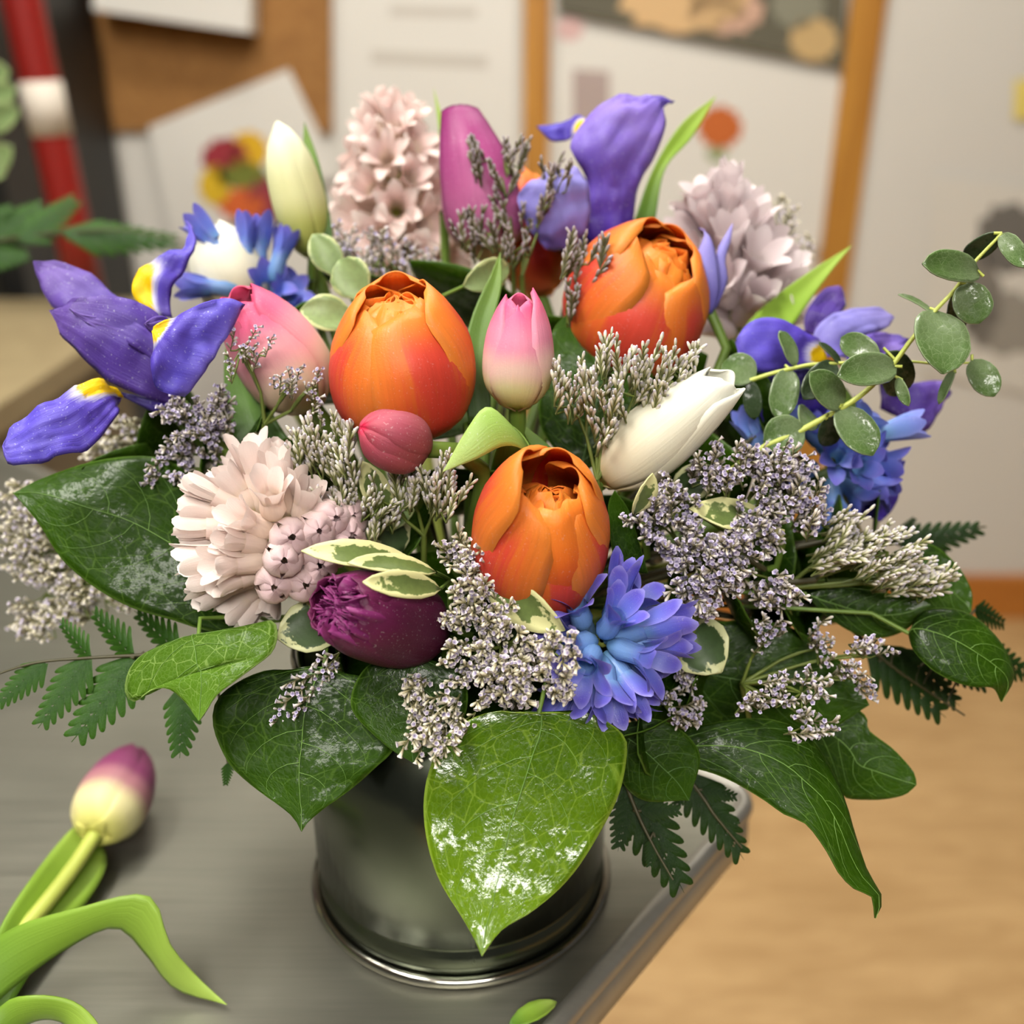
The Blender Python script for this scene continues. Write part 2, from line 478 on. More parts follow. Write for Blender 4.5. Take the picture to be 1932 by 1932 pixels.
# room
def wood_mat(name, a, b, scale=(1, 14, 14), rough=0.45, plank=None):
    t = NT(name)
    ob = t.obj()
    g = t.noise(t.scaled(ob, scale), 2.0, 5.0, 0.6, 1.2)
    col = t.mix(t.sstep(g, 0.3, 0.7), rgba(a), rgba(b))
    t.setp(Base_Color=col, Roughness=rough)
    t.bump(g, 0.05, 0.002)
    return t.m
M['floor'] = wood_mat('maple_floor', (196, 160, 110), (172, 136, 88), (3, 14, 1), 0.5)
M['trim'] = wood_mat('oak_trim', (190, 136, 58), (164, 110, 42), (14, 14, 1), 0.4)
M['base'] = wood_mat('oak_baseboard', (198, 128, 56), (172, 104, 40), (1, 14, 14), 0.4)
M['cork'] = wood_mat('cork', (158, 112, 58), (140, 96, 46), (20, 20, 20), 0.8)
M['counter'] = wood_mat('laminate', (150, 134, 100), (138, 122, 90), (6, 6, 6), 0.6)
def wall_mat():
    t = NT('painted_wall')
    n = t.noise(t.obj(), 3.0, 3.0)
    t.setp(Base_Color=t.mix(n, rgba((206, 202, 194)), rgba((214, 210, 202))), Roughness=0.75)
    t.bump(t.noise(t.obj(), 160.0, 2.0), 0.08, 0.001)
    return t.m
M['wall'] = wall_mat()
M['ceil'] = plain('ceiling_paint', (160, 157, 150), 0.8)
def steel_mat(name, c, rough, sc, amp=0.16, metal=0.85):
    t = NT(name)
    n = t.noise(t.scaled(t.obj(), sc), 1.0, 4.0, 0.6)
    n2 = t.noise(t.obj(), 14.0, 3.0)
    col = t.mix(t.math('ADD', t.math('MULTIPLY', n, 0.5), t.math('MULTIPLY', n2, 0.5)), rgba(tuple(int(x * (1 - amp)) for x in c)), rgba(tuple(min(255, int(x * (1 + amp))) for x in c)))
    t.setp(Base_Color=col, Metallic=metal, Roughness=t.math('ADD', rough - 0.08, t.math('MULTIPLY', n, 0.16)))
    t.bump(n, 0.06, 0.0006)
    return t.m
M['table'] = steel_mat('brushed_steel', (138, 136, 124), 0.42, (14, 420, 14))
M['table_edge'] = steel_mat('steel_edge', (160, 157, 148), 0.36, (14, 300, 14), 0.12, 0.6)
M['vase'] = steel_mat('tin', (96, 102, 88), 0.24, (60, 60, 8), 0.1, 1.0)
M['vase_rim'] = steel_mat('tin_rim', (176, 174, 164), 0.14, (60, 60, 60), 0.06, 1.0)
M['paper'] = plain('paper', (218, 214, 206), 0.7)
M['paper_warm'] = plain('paper_warm', (212, 207, 197), 0.7)
M['black'] = plain('black_plastic', (16, 15, 13), 0.5)
M['red'] = plain('red_plastic', (128, 20, 12), 0.4)
M['label_white'] = plain('white_label', (200, 190, 176), 0.6)
M['lamp_house'] = plain('lamp_housing', (220, 220, 220), 0.5)

# ------------------------------------------------------------------ room
FLOOR_Z = -0.90
WALL_Y = 1.80
def struct(name, mb, m, smooth=False):
    return tag(part(name, mb, m, None, smooth), None, None, kind='structure')

mb = MB(); mb.box((0, -0.6, FLOOR_Z - 0.03), (3.2, 2.5, 0.03)); struct('floor', mb, M['floor'])
mb = MB(); mb.box((0, WALL_Y + 0.05, (FLOOR_Z + CEIL_Z) / 2), (3.2, 0.05, (CEIL_Z - FLOOR_Z) / 2)); struct('wall_back', mb, M['wall'])
mb = MB(); mb.box((0, -0.6, CEIL_Z + 0.03), (3.2, 2.5, 0.03)); struct('ceiling', mb, M['ceil'])
mb = MB(); mb.box((0, WALL_Y - 0.011, FLOOR_Z + 0.055), (3.2, 0.011, 0.055)); struct('baseboard_back', mb, M['base'])
# floor planks are too blurred to pick apart: one oak floor surface
def post(name, px, py, w, dep=0.02, z0=FLOOR_Z + 0.11, z1=1.2):
    c = PY(px, py, WALL_Y)
    mb = MB(); mb.box((c.x, WALL_Y - dep / 2, (z0 + z1) / 2), (w / 2, dep / 2, (z1 - z0) / 2))
    return struct(name, mb, M['trim'])
post('trim_1', 1012, 100, 0.050)
post('trim_2', 1622, 100, 0.066)

LN = 0
for (x, y, lx, ly, s) in LAMPS:
    LN += 1
    r = thing('ceiling_light', ['long white fluorescent fixture over the left end of the steel table', 'long white fluorescent fixture behind the camera above the steel table',
                                'long white fixture added to brighten the papered wall'][LN - 1], 'light', V((x, y, CEIL_Z)), 'ceiling lights')
    m1 = MB(); m1.box((x, y, CEIL_Z - 0.03), (lx / 2 + 0.02, ly / 2 + 0.02, 0.03)); part('housing', m1, M['lamp_house'], r, False)
    m2 = MB(); m2.box((x, y, CEIL_Z - 0.066), (lx / 2, ly / 2, 0.005)); part('diffuser', m2, emit('lamp_glow_%d' % LN, (255, 251, 242), s), r, False)

# things on the wall -------------------------------------------------
def wall_quad(mb, px, off=0.004, th=0.002, mi=0):
    """thin sheet whose corners (tl, tr, br, bl) are given as sight lines onto the wall"""
    q = [PY(x, y, WALL_Y - off) for x, y in px]
    f = [p + V((0, -th, 0)) for p in q]
    o = len(mb.v)
    faces = [f[::-1], q] + [[q[i], f[i], f[(i + 1) % 4], q[(i + 1) % 4]] for i in range(4)]
    for k, fc in enumerate(faces):
        oo = len(mb.v)
        mb.v.extend(fc)
        mb.f.append((oo, oo + 1, oo + 2, oo + 3))
        mb.uv += [(0, 0), (1, 0), (1, 1), (0, 1)]
        mb.mi.append(mi)

def sheet(name, label, cat, px, m, off=0.004, th=0.002, prints=(), group=None):
    c = sum((PY(x, y, WALL_Y - off) for x, y in px), V((0, 0, 0))) / 4
    r = thing(name, label, cat, c, group)
    mb = MB(); wall_quad(mb, px, off, th); part('sheet', mb, m, r, False)
    for pn, shape, pm in prints:
        mb = MB()
        if shape[0] == 'ell':
            _, cx, cy, rx, ry = shape
            o2 = off + th + 0.0008
            mb.poly([PY(cx + rx * math.cos(a * math.pi / 12) * (1 + 0.12 * math.sin(a * 2.6)), cy - ry * math.sin(a * math.pi / 12) * (1 + 0.12 * math.sin(a * 2.6)), WALL_Y - o2) for a in range(24)][::-1])
        else:
            wall_quad(mb, shape[1], off + th, 0.0008)
        part(pn, mb, pm, r, False)
    return r

C_ = lambda n, c: plain(n, c, 0.7)
# cork board with pinned sheets
ck = sheet('cork_board', 'brown cork board behind the cream tulip bud', 'board', [(165, -120), (625, -120), (628, 250), (172, 245)], M['cork'], 0.002, 0.012)
# a white box file holder standing out from the cork board
c0 = PY(340, 20, WALL_Y - 0.02)
r = thing('wall_box', 'white wall pocket standing out from the cork board', 'box', c0)
mb = MB()
q = [PY(x, y, WALL_Y - 0.09) for x, y in [(175, -140), (470, -140), (470, 62), (175, 18)]]
bq = [p + V((0, 0.07, 0)) for p in q]
for fc in (q, bq[::-1], [q[0], bq[0], bq[1], q[1]], [q[1], bq[1], bq[2], q[2]], [q[2], bq[2], bq[3], q[3]], [q[3], bq[3], bq[0], q[0]]):
    mb.poly(fc[::-1])
part('body', mb, M['paper'], r, False)
sheet('flyer', 'tilted white flyer with a bright dahlia picture pinned below the cork board', 'paper', [(280, 240), (545, 130), (640, 330), (330, 470)], M['paper'], 0.016, 0.002,
      [('red_bloom', ('ell', 425, 300, 45, 40), C_('print_crimson', (150, 40, 52))), ('yellow_bloom', ('ell', 468, 285, 38, 38), C_('print_yellow', (214, 168, 20))),
       ('green_leaf', ('ell', 455, 330, 50, 26), C_('print_green', (112, 118, 40))), ('gold_bloom', ('ell', 405, 350, 30, 38), C_('print_gold', (214, 176, 30))),
       ('orange_bloom', ('ell', 455, 385, 45, 30), C_('print_orange', (205, 96, 40))), ('maroon_bloom', ('ell', 500, 375, 34, 40), C_('print_maroon', (140, 48, 62)))])
sheet('notice', 'white notice with faint grey lines above the pink hyacinth', 'paper', [(640, -150), (975, -150), (975, 300), (645, 300)], M['paper'], 0.006, 0.002,
      [('print_line', ('q', [(735, 10), (900, 14), (900, 34), (735, 30)]), C_('print_grey', (196, 190, 180))),
       ('print_line', ('q', [(700, 95), (920, 105), (920, 130), (700, 120)]), C_('print_grey2', (196, 190, 180)))])
sheet('flower_poster', 'dark edged poster of pale flowers between the two oak trims', 'poster', [(1058, -200), (1600, -200), (1592, 128), (1052, 20)], C_('poster_dark', (92, 88, 72)), 0.012, 0.003,
      [('pale_bloom', ('ell', 1290, 0, 120, 62), C_('print_tan', (208, 172, 124))), ('rosy_bloom', ('ell', 1370, 20, 70, 45), C_('print_rosy', (196, 158, 136))),
       ('pale_corner', ('ell', 1535, 75, 46, 42), C_('print_sand', (190, 160, 110))), ('grey_patch', ('ell', 1505, 10, 50, 45), C_('print_olive', (130, 128, 110)))])
sheet('calendar_page', 'white page with a small orange flower between the oak trims', 'paper', [(1055, 45), (1590, 150), (1570, 470), (1055, 470)], M['paper'], 0.006, 0.002,
      [('mauve_photo', ('q', [(1080, 130), (1150, 135), (1150, 235), (1080, 230)]), C_('print_mauve', (170, 152, 146))),
       ('orange_flower', ('ell', 1358, 240, 42, 40), C_('print_flower', (190, 98, 38))), ('green_stalk', ('ell', 1352, 290, 20, 16), C_('print_stalk', (150, 160, 120))),
       ('pink_mark', ('ell', 1075, 55, 26, 22), C_('print_pinkmark', (206, 170, 166)))])
sheet('photo_print', 'dark grey photograph sheet on the wall behind the eucalyptus', 'poster', [(1760, 330), (2020, 360), (2020, 760), (1740, 700)], M['paper_warm'], 0.006, 0.002,
      [('dark_patch', ('ell', 1905, 450, 62, 66), C_('print_charcoal', (110, 106, 100))), ('grey_patch', ('ell', 1900, 610, 75, 60), C_('print_midgrey', (150, 144, 134))),
       ('ash_patch', ('ell', 1850, 560, 40, 90), C_('print_ash', (126, 120, 112)))])  # all three patches are grey print on the sheet
sheet('sticky_note', 'small yellow note at the right edge of the wall', 'paper', [(1915, 150), (1990, 150), (1990, 225), (1912, 225)], C_('sticky', (226, 206, 110)), 0.006, 0.001)

# dark cooler cabinet and things at far left
r = thing('display_cooler', 'black cooler cabinet at the far left edge', 'cabinet', V((-1.08, 1.5, FLOOR_Z)))
mb = MB(); mb.box((-1.10, 1.53, 0.10), (0.335, 0.24, 1.0)); part('body', mb, M['black'], r, False)
mb = MB(); mb.box((-1.10, 1.275, 0.10), (0.30, 0.012, 0.96)); dr = part('door', mb, C_('cooler_door', (28, 27, 18)), r, False)
mb = MB(); mb.tube([V((-0.85, 1.252, -0.4)), V((-0.85, 1.252, 0.5))], 0.010, 8, cap=True); part('handle', mb, M['black'], dr)
r = thing('side_counter', 'tan laminate counter standing behind the left iris', 'counter', V((-0.92, 0.92, FLOOR_Z)))
mb = MB(); mb.box((-0.95, 0.92, -0.016), (0.43, 0.28, 0.015)); part('worktop', mb, M['counter'], r, False)
mb = MB(); mb.box((-0.97, 0.93, (FLOOR_Z - 0.031) / 2), (0.39, 0.25, (-0.031 - FLOOR_Z) / 2)); part('body', mb, C_('counter_body', (120, 108, 84)), r, False)
YP = 1.12
a_, b_ = PY(42, 0, YP), PY(160, 540, YP)
k_ = (a_.z + 0.001) / (a_.z - b_.z)
b_ = a_ + (b_ - a_) * k_
a_ = a_ + (a_ - b_) * 0.35
r = thing('red_pole', 'slanted red tube with a pale paper label at far left', 'tube', b_)
mb = MB(); mb.tube([b_.lerp(a_, i / 4) for i in range(5)], 0.026, 16, cap=True); part('shaft', mb, M['red'], r)
ax_ = (b_ - a_).normalized()
l0 = PY(84, 205, YP); l0 = a_ + ax_ * (l0 - a_).dot(ax_)
mb = MB(); mb.tube([l0 - ax_ * 0.034, l0 + ax_ * 0.034], 0.0272, 16, cap=True); part('paper_label', mb, M['label_white'], r)

# ------------------------------------------------------------------ steel table
e1 = V((0.626, 0.781, 0)).normalized()
corner = PZ(1405, 1535, 0.0) + e1 * 0.020; corner.z = 0
n1 = V((-e1.y, e1.x, 0))
TM = Matrix(((-e1.x, n1.x, 0, corner.x), (-e1.y, n1.y, 0, corner.y), (0, 0, 1, 0), (0, 0, 0, 1)))
TLEN, TWID = 0.85, 0.80
r = thing('work_table', 'brushed steel work table carrying the flower vase', 'table', V((TM @ V((TLEN / 2, TWID / 2, 0)))[:2] + (FLOOR_Z,)))
def rrect(x0, y0, x1, y1, rad, z):
    out = []
    for cx, cy, a0 in ((x0 + rad, y0 + rad, 180), (x1 - rad, y0 + rad, 270), (x1 - rad, y1 - rad, 0), (x0 + rad, y1 - rad, 90)):
        for k in range(7):
            a = math.radians(a0 + k * 15)
            out.append(TM @ V((cx + rad * math.cos(a), cy + rad * math.sin(a), z)))
    return out
mb = MB()
mb.poly(rrect(0.006, 0.006, TLEN - 0.006, TWID - 0.006, 0.014, 0.0)[::-1])
top = part('table_top', mb, M['table'], r, False)
top.data.flip_normals()
mb = MB()
rows = []
for ins, z in ((0.010, -0.0005), (0.0075, -0.0016), (0.006, 0.0), (0.003, 0.0012), (0.0, -0.0005), (-0.001, -0.004), (0.0, -0.008), (0.002, -0.0095), (0.0005, -0.011), (-0.0005, -0.024), (0.003, -0.028), (0.012, -0.029)):
    rows.append(rrect(ins, ins, TLEN - ins, TWID - ins, max(0.016 - ins, 0.004), z))
mb.grid(rows, True)
part('rolled_edge', mb, M['table_edge'], r)
for (lx, ly) in ((0.08, 0.12), (TLEN - 0.08, 0.12), (0.08, TWID - 0.12), (TLEN - 0.08, TWID - 0.12)):
    p = TM @ V((lx, ly, 0))
    mb = MB(); mb.tube([V((p.x, p.y, FLOOR_Z)), V((p.x, p.y, -0.01))], 0.02, 12); part('leg', mb, M['table_edge'], r)

# ------------------------------------------------------------------ vase
VR, VH = 0.0645, 0.122
vase = thing('tin_vase', 'round grey-green tin vase holding the bouquet', 'vase', V((0, 0, 0)))
def lathe(mb, prof, sides=72, mi=0):
    mb.grid([[V((rr * math.cos(2 * math.pi * k / sides), rr * math.sin(2 * math.pi * k / sides), z)) for k in range(sides)] for rr, z in prof], True, None, mi)
mb = MB()
lathe(mb, [(0, 0.004), (VR - 0.003, 0.004), (VR - 0.002, 0.006), (VR - 0.002, 0.014), (VR - 0.0035, 0.0155), (VR - 0.0035, 0.0175), (VR - 0.002, 0.019), (VR - 0.002, VH * 0.5), (VR - 0.002, VH - 0.004), (VR - 0.004, VH - 0.004), (VR - 0.004, 0.008), (0, 0.008)])
part('body', mb, M['vase'], vase)
mb = MB()
mb.tube([V(((VR - 0.001) * math.cos(2 * math.pi * k / 72), (VR - 0.001) * math.sin(2 * math.pi * k / 72), 0.0026)) for k in range(73)], 0.0026, 8)
part('base_rim', mb, M['vase_rim'], vase)
mb = MB()
mb.tube([V(((VR - 0.002) * math.cos(2 * math.pi * k / 72), (VR - 0.002) * math.sin(2 * math.pi * k / 72), VH - 0.003)) for k in range(73)], 0.0025, 8)
part('top_rim', mb, M['vase_rim'], vase)

# ------------------------------------------------------------------ plant helpers
TOCAM = -FW
def stem_path(base, axis, n=14, reach=0.03):
    """from a flower's base down into the vase"""
    k = 0.045
    h = V((base.x, base.y, 0))
    ln = max(h.length, 1e-6)
    neck = h * (min(k, ln * 0.35) / ln) + V((0, 0.014, 0))
    foot = -neck * 0.6
    pts = [base, base - axis * reach, V((neck.x, neck.y, 0.118)), V((foot.x, foot.y, 0.02))]
    return spline(pts, n)

def add_stem(root, base, axis, rad=0.0028, m='stem', reach=0.03, rtop=None):
    p = stem_path(base, axis.normalized(), 14, reach)
    mb = MB()
    rr = [(rtop or rad) + (rad - (rtop or rad)) * min(1, i / 4) for i in range(len(p))]
    mb.tube(p, rr, 8)
    return part('stem', mb, M[m], root)

def frame(axis, ref=None):
    z = axis.normalized()
    ref = ref or TOCAM
    x = ref - z * ref.dot(z)
    x.normalize()
    y = z.cross(x)
    return x, y, z

def loft_surface(A, B, n=18, m=9, bulge=0.0, fold=0.0, ruffle=0.0, rfreq=5.0, ph=0.0, wr=0.0, wf=140.0):
    a, b = spline(A, n), spline(B, n)
    rows, nr = [], []
    for i in range(n + 1):
        mid = (a[i] + b[i]) / 2
        pm = (a[max(i - 1, 0)] + b[max(i - 1, 0)]) / 2
        nm = (a[min(i + 1, n)] + b[min(i + 1, n)]) / 2
        w = b[i] - a[i]
        nrm = w.cross(nm - pm)
        if nrm.length < 1e-10:
            nrm = nr[-1] if nr else TOCAM.copy()
        nrm.normalize()
        if nrm.dot(CAM - mid) < 0:
            nrm = -nrm
        nr.append(nrm)
    # smooth the normals a little, ends inherit their neighbours
    nr[0], nr[-1] = nr[1], nr[-2]
    for i in range(n + 1):
        wl = (b[i] - a[i]).length
        row = []
        for j in range(m + 1):
            u = j / m
            s = 2 * u - 1
            p = a[i].lerp(b[i], u)
            h = wl * (bulge * (1 - s * s) + fold * abs(s))
            h += ruffle * (s * s) * math.sin(rfreq * 2 * math.pi * i / n + ph + (0.9 if s > 0 else 0))
            if wr:
                q = p * wf
                h += wr * mnoise.noise(q) + 0.45 * wr * mnoise.noise(q * 2.3 + V((3, 1, 7)))
                h += wr * 0.22 * math.sin(s * 17 + 2.5 * mnoise.noise(q * 0.5)) * min(1.0, 3 * i / n)
            row.append(p + nr[i] * h)
        rows.append(row)
    return rows, nr

def loft(name, root, A, B, m, d0=0.36, d1=None, arc=0.0, dA=0.0, dB=0.0, n=18, mm=9, thick=0.0005, veins=None, vm='vein', nlat=5, **kw):
    """surface between two edge curves; A, B: [(px, py)], depth d0->d1 along it, edges shifted by dA / dB"""
    d1 = d0 if d1 is None else d1
    def lift(L, de):
        k = len(L) - 1
        out = []
        for i, q in enumerate(L):
            t = i / k
            w = math.sin(math.pi * t) ** 0.7 if 0 < t < 1 else 0.0
            if not (abs(A[-1][0] - B[-1][0]) < 1 and abs(A[-1][1] - B[-1][1]) < 1) and t > 0.5:
                w = 1.0
            d = d0 + (d1 - d0) * t + arc * math.sin(math.pi * t) + de * w + (q[2] if len(q) > 2 else 0)
            out.append(P(q[0], q[1], d))
        return out
    a, b = lift(A, dA), lift(B, dB)
    rows, nr = loft_surface(a, b, n, mm, **kw)
    mb = MB(); mb.grid(rows)
    o = part(name, mb, M[m], root, True, thick)
    if veins:
        mv = MB()
        c = mm // 2
        mid = [(rows[i][c] if mm % 2 == 0 else (rows[i][c] + rows[i][c + 1]) / 2) + nr[i] * 0.00045 for i in range(n + 1)]
        mv.tube(mid, [veins * (1.0 - 0.6 * i / n) for i in range(n + 1)], 5)
        def S(u, v):
            y = min(max(v, 0), 0.999) * n; i = int(y); fy = y - i
            x = min(max(u, 0), 0.999) * mm; j = int(x); fx = x - j
            return (rows[i][j].lerp(rows[i][j + 1], fx)).lerp(rows[i + 1][j].lerp(rows[i + 1][j + 1], fx), fy) + nr[i] * 0.0004
        for k in range(nlat):
            v0 = 0.06 + 0.7 * k / nlat
            for sg in (-1, 1):
                pts = []
                for q in range(7):
                    t = q / 6
                    pts.append(S(0.5 + sg * 0.43 * t ** 0.9 * 1.0, v0 + 0.05 * (sg > 0) + 0.26 * t ** 1.5 * (1 - 0.4 * v0)))
                mv.tube(pts, [veins * 0.6 * (1 - 0.75 * q / 6) for q in range(7)], 4)
        part('vein', mv, M[vm], o if False else root)
    return o

def leaf3(name, root, base, tip, width, m, tilt=0.0, cup=0.15, bend=0.0, shape='oval', n=10, mm=6, thick=0.0005, face=None, wr=0.05):
    """a free-standing leaf from base to tip (world), facing the camera turned by tilt about its own axis"""
    ax = tip - base
    L = ax.length
    z = ax.normalized()
    x, y, _ = frame(ax, face)
    ct, st = math.cos(tilt), math.sin(tilt)
    nrm = x * ct + y * st
    side = z.cross(nrm)
    tabs = {'oval': [(0, 0.05), (0.1, 0.5), (0.3, 0.9), (0.5, 1.0), (0.7, 0.9), (0.88, 0.55), (0.97, 0.2), (1, 0.02)],
            'round': [(0, 0.08), (0.07, 0.5), (0.22, 0.85), (0.45, 1.0), (0.7, 0.95), (0.88, 0.66), (0.97, 0.3), (1, 0.05)],
            'heart': [(0, 0.1), (0.05, 0.6), (0.2, 0.95), (0.4, 1.0), (0.65, 0.78), (0.85, 0.4), (0.95, 0.14), (1, 0.02)],
            'strap': [(0, 0.55), (0.3, 0.95), (0.5, 1.0), (0.75, 0.8), (0.92, 0.4), (1, 0.03)]}
    tab = tabs[shape]
    rows = []
    for i in range(n + 1):
        v = i / n
        w = width / 2 * interp(tab, v)
        c = base + z * (L * v) + nrm * (bend * L * math.sin(math.pi * v))
        rows.append([c + side * (w * (2 * j / mm - 1)) + nrm * (width * cup * ((2 * j / mm - 1) ** 2) * interp(tab, v) + width * wr * mnoise.noise((c + side * (w * (2 * j / mm - 1))) * (2.2 / max(width, 1e-4)))) for j in range(mm + 1)])
    mb = MB(); mb.grid(rows)
    return part(name, mb, M[m], root, True, thick)

# ------------------------------------------------------------------ tulips
PROF = {
    'double': [(0, 0.12), (0.06, 0.5), (0.2, 0.86), (0.42, 1.0), (0.66, 0.95), (0.86, 0.70), (1, 0.40)],
    'slim': [(0, 0.16), (0.06, 0.55), (0.2, 0.9), (0.4, 1.0), (0.65, 0.9), (0.85, 0.66), (1, 0.36)],
    'bud': [(0, 0.2), (0.07, 0.6), (0.25, 0.95), (0.5, 1.0), (0.75, 0.84), (0.92, 0.45), (1, 0.06)],
    'open': [(0, 0.2), (0.08, 0.6), (0.25, 0.92), (0.5, 1.0), (0.8, 0.98), (1, 0.96)],
    'fringe': [(0, 0.25), (0.08, 0.65), (0.25, 0.95), (0.5, 1.0), (0.78, 0.90), (1, 0.62)],
}
WID = {
    'round': [(0, 0.3), (0.1, 0.55), (0.3, 0.9), (0.55, 1.0), (0.78, 0.92), (0.9, 0.74), (0.97, 0.48), (1, 0.22)],
    'point': [(0, 0.35), (0.1, 0.6), (0.3, 0.92), (0.5, 1.0), (0.7, 0.86), (0.86, 0.56), (0.96, 0.22), (1, 0.02)],
    'blunt': [(0, 0.35), (0.1, 0.6), (0.3, 0.9), (0.6, 1.0), (0.85, 0.95), (0.96, 0.75), (1, 0.55)],
}
PROF = {k: smooth_tab(v) for k, v in PROF.items()}
WID = {k: smooth_tab(v) for k, v in WID.items()}

def tulip_petal(H, R, th0, half, prof, wid, lay=1.0, hs=1.0, tipr=0.0, ruffle=0.0, crease=0.0, n=16, m=10, ph=0.0, fringe=0.0, lean=0.0, edge_in=0.05):
    """local coordinates, z = flower axis; th0 = azimuth, half = half width as an angle at the widest point"""
    rows = []
    c0, s0 = math.cos(th0), math.sin(th0)
    er, et = V((c0, s0, 0)), V((-s0, c0, 0))
    for i in range(n + 1):
        v = i / n
        r = R * lay * interp(PROF[prof], v) + tipr * max(0, (v - 0.6) / 0.4) ** 2
        Rc = max(r, 0.7 * R * lay)
        w = half * R * lay * interp(WID[wid], v)
        row = []
        for j in range(m + 1):
            s = 2 * j / m - 1
            a = s * w / Rc
            rr = ruffle * v * v * math.sin(7 * s + ph + 3 * v) + crease * R * (abs(s) - 0.5) * math.sin(math.pi * v) * 0.25 - edge_in * R * s ** 4
            z = H * hs * v - H * 0.05 * s * s * v
            if fringe and i >= n - 1:
                z += fringe * rnd(-1, 1)
                rr += fringe * rnd(-0.6, 0.6)
            p = er * (r - Rc + (Rc + rr) * math.cos(a)) + et * ((Rc + rr) * math.sin(a)) + V((0, 0, z))
            p += et * lean * v * v
            row.append(p)
        rows.append(row)
    return rows

def tulip(label, base, tip, R, petals, mats, name='tulip', stem=0.0032, sm='stem', ref=None, group='tulips in the bouquet', extra=None, stemfix=None):
    """petals: list of dicts (az in degrees from the viewer, half in degrees ...)"""
    base, tip = P(*base) if not isinstance(base, V) else base, P(*tip) if not isinstance(tip, V) else tip
    x, y, z = frame(tip - base, ref)
    H = (tip - base).length
    root = thing(name, label, 'tulip', base, group)
    R3 = Matrix((x, y, z)).transposed()
    for pd in petals:
        pd = dict(pd)
        mi = pd.pop('m', 0)
        az = math.radians(pd.pop('az'))
        half = math.radians(pd.pop('half', 60))
        rows = tulip_petal(H, R, az, half, pd.pop('prof', 'double'), pd.pop('wid', 'round'), **pd)
        mb = MB(); mb.grid([[base + R3 @ p for p in row] for row in rows])
        part('petal', mb, M[mats[mi]], root, True, 0.0005)
    if extra:
        extra(root, base, R3, H)
    if stemfix:
        mb = MB(); mb.tube(spline(stemfix, 16), stem, 8); part('stem', mb, M[sm], root)
    else:
        add_stem(root, base + z * 0.002, z, stem, sm)
    return root

def crumple(root, base, R3, H, R, m, n=9, h0=0.55, h1=0.92, rr=0.62, seed=1, size=0.55, off=(0, 0)):
    rg = random.Random(seed)
    for k in range(n):
        az = k * 2.4 + rg.uniform(-0.3, 0.3)
        lay = rr * (0.30 + 0.70 * ((k + 0.5) / n) ** 0.6)
        rows = tulip_petal(H, R, az, rg.uniform(0.6, 1.0), 'double', 'blunt', lay=lay, hs=rg.uniform(h0, h1), tipr=-R * rg.uniform(0.0, 0.25), ruffle=R * rg.uniform(0.06, 0.16), ph=rg.uniform(0, 6), n=12, m=10)
        mb = MB(); mb.grid([[base + R3 @ p for p in row] for row in rows])
        part('petal', mb, M[m], root, True, 0.0004)

OR = ('orange', 'orange_inner')
tulip('large orange double tulip left of the pink tulip, rose bud at its foot', (772, 826, 0.378), (742, 556, 0.352), 0.0262,
      [dict(az=38, half=62, hs=0.95, lay=1.0), dict(az=-66, half=50, hs=0.93, lay=1.0), dict(az=-12, half=38, hs=0.88, lay=0.93), dict(az=112, half=62, hs=1.06, lay=1.02, tipr=0.001),
       dict(az=178, half=60, hs=1.10, lay=1.0), dict(az=-125, half=58, hs=1.04, lay=0.98), dict(az=75, half=50, hs=0.98, lay=0.88), dict(az=-40, half=44, hs=0.86, lay=0.84, m=1),
       dict(az=150, half=50, hs=0.97, lay=0.84, m=1)], OR,
      extra=lambda r, b, R3, H: crumple(r, b, R3, H, 0.0262, 'orange_inner', 16, 0.82, 0.99, 0.92, 3))
tulip('orange double tulip at upper right in front of the lilac hyacinth', (1150, 668, 0.425), (1258, 462, 0.388), 0.0292,
      [dict(az=10, half=66, hs=0.9), dict(az=-64, half=58, hs=1.0, tipr=0.001), dict(az=74, half=50, hs=0.92, tipr=0.004), dict(az=132, half=56, hs=1.02), dict(az=-118, half=60, hs=1.08),
       dict(az=178, half=60, hs=1.06), dict(az=40, half=44, hs=0.86, lay=0.86, m=1), dict(az=-30, half=50, hs=0.95, lay=0.88), dict(az=100, half=50, hs=0.9, lay=0.82, m=1)], OR,
      extra=lambda r, b, R3, H: crumple(r, b, R3, H, 0.0292, 'orange_inner', 16, 0.82, 1.0, 0.92, 5))
tulip('orange double tulip with an open crumpled centre above the blue hyacinth', (1002, 1112, 0.372), (1040, 908, 0.326), 0.0238,
      [dict(az=-48, half=56, hs=0.96), dict(az=30, half=40, hs=0.76, lay=0.98), dict(az=-8, half=36, hs=0.74, lay=0.92), dict(az=84, half=50, hs=0.92), dict(az=-105, half=60, hs=1.14, tipr=0.001),
       dict(az=170, half=62, hs=1.10), dict(az=125, half=54, hs=1.02), dict(az=60, half=46, hs=0.82, lay=0.86, m=1), dict(az=-75, half=46, hs=0.9, lay=0.88)], OR,
      extra=lambda r, b, R3, H: crumple(r, b, R3, H, 0.0238, 'orange_inner', 17, 0.76, 0.96, 0.92, 8))
tulip('pink tulip with a greenish base standing upright in the centre', (976, 770, 0.366), (980, 556, 0.352), 0.0127,
      [dict(az=-6, half=58, hs=0.93, prof='slim', wid='point'), dict(az=92, half=66, hs=1.06, prof='slim', wid='point'), dict(az=-96, half=66, hs=1.0, prof='slim', wid='point'),
       dict(az=46, half=55, hs=0.96, lay=0.88, prof='slim', wid='round'), dict(az=-55, half=55, hs=0.97, lay=0.88, prof='slim', wid='round'), dict(az=180, half=66, hs=1.0, lay=0.92, prof='slim', wid='round')],
      ('pinkgreen',), stemfix=[P(976, 766, 0.366), P(976, 820, 0.374), P(978, 900, 0.392), V((0.012, 0.035, 0.12)), V((0.0, 0.0, 0.02))])
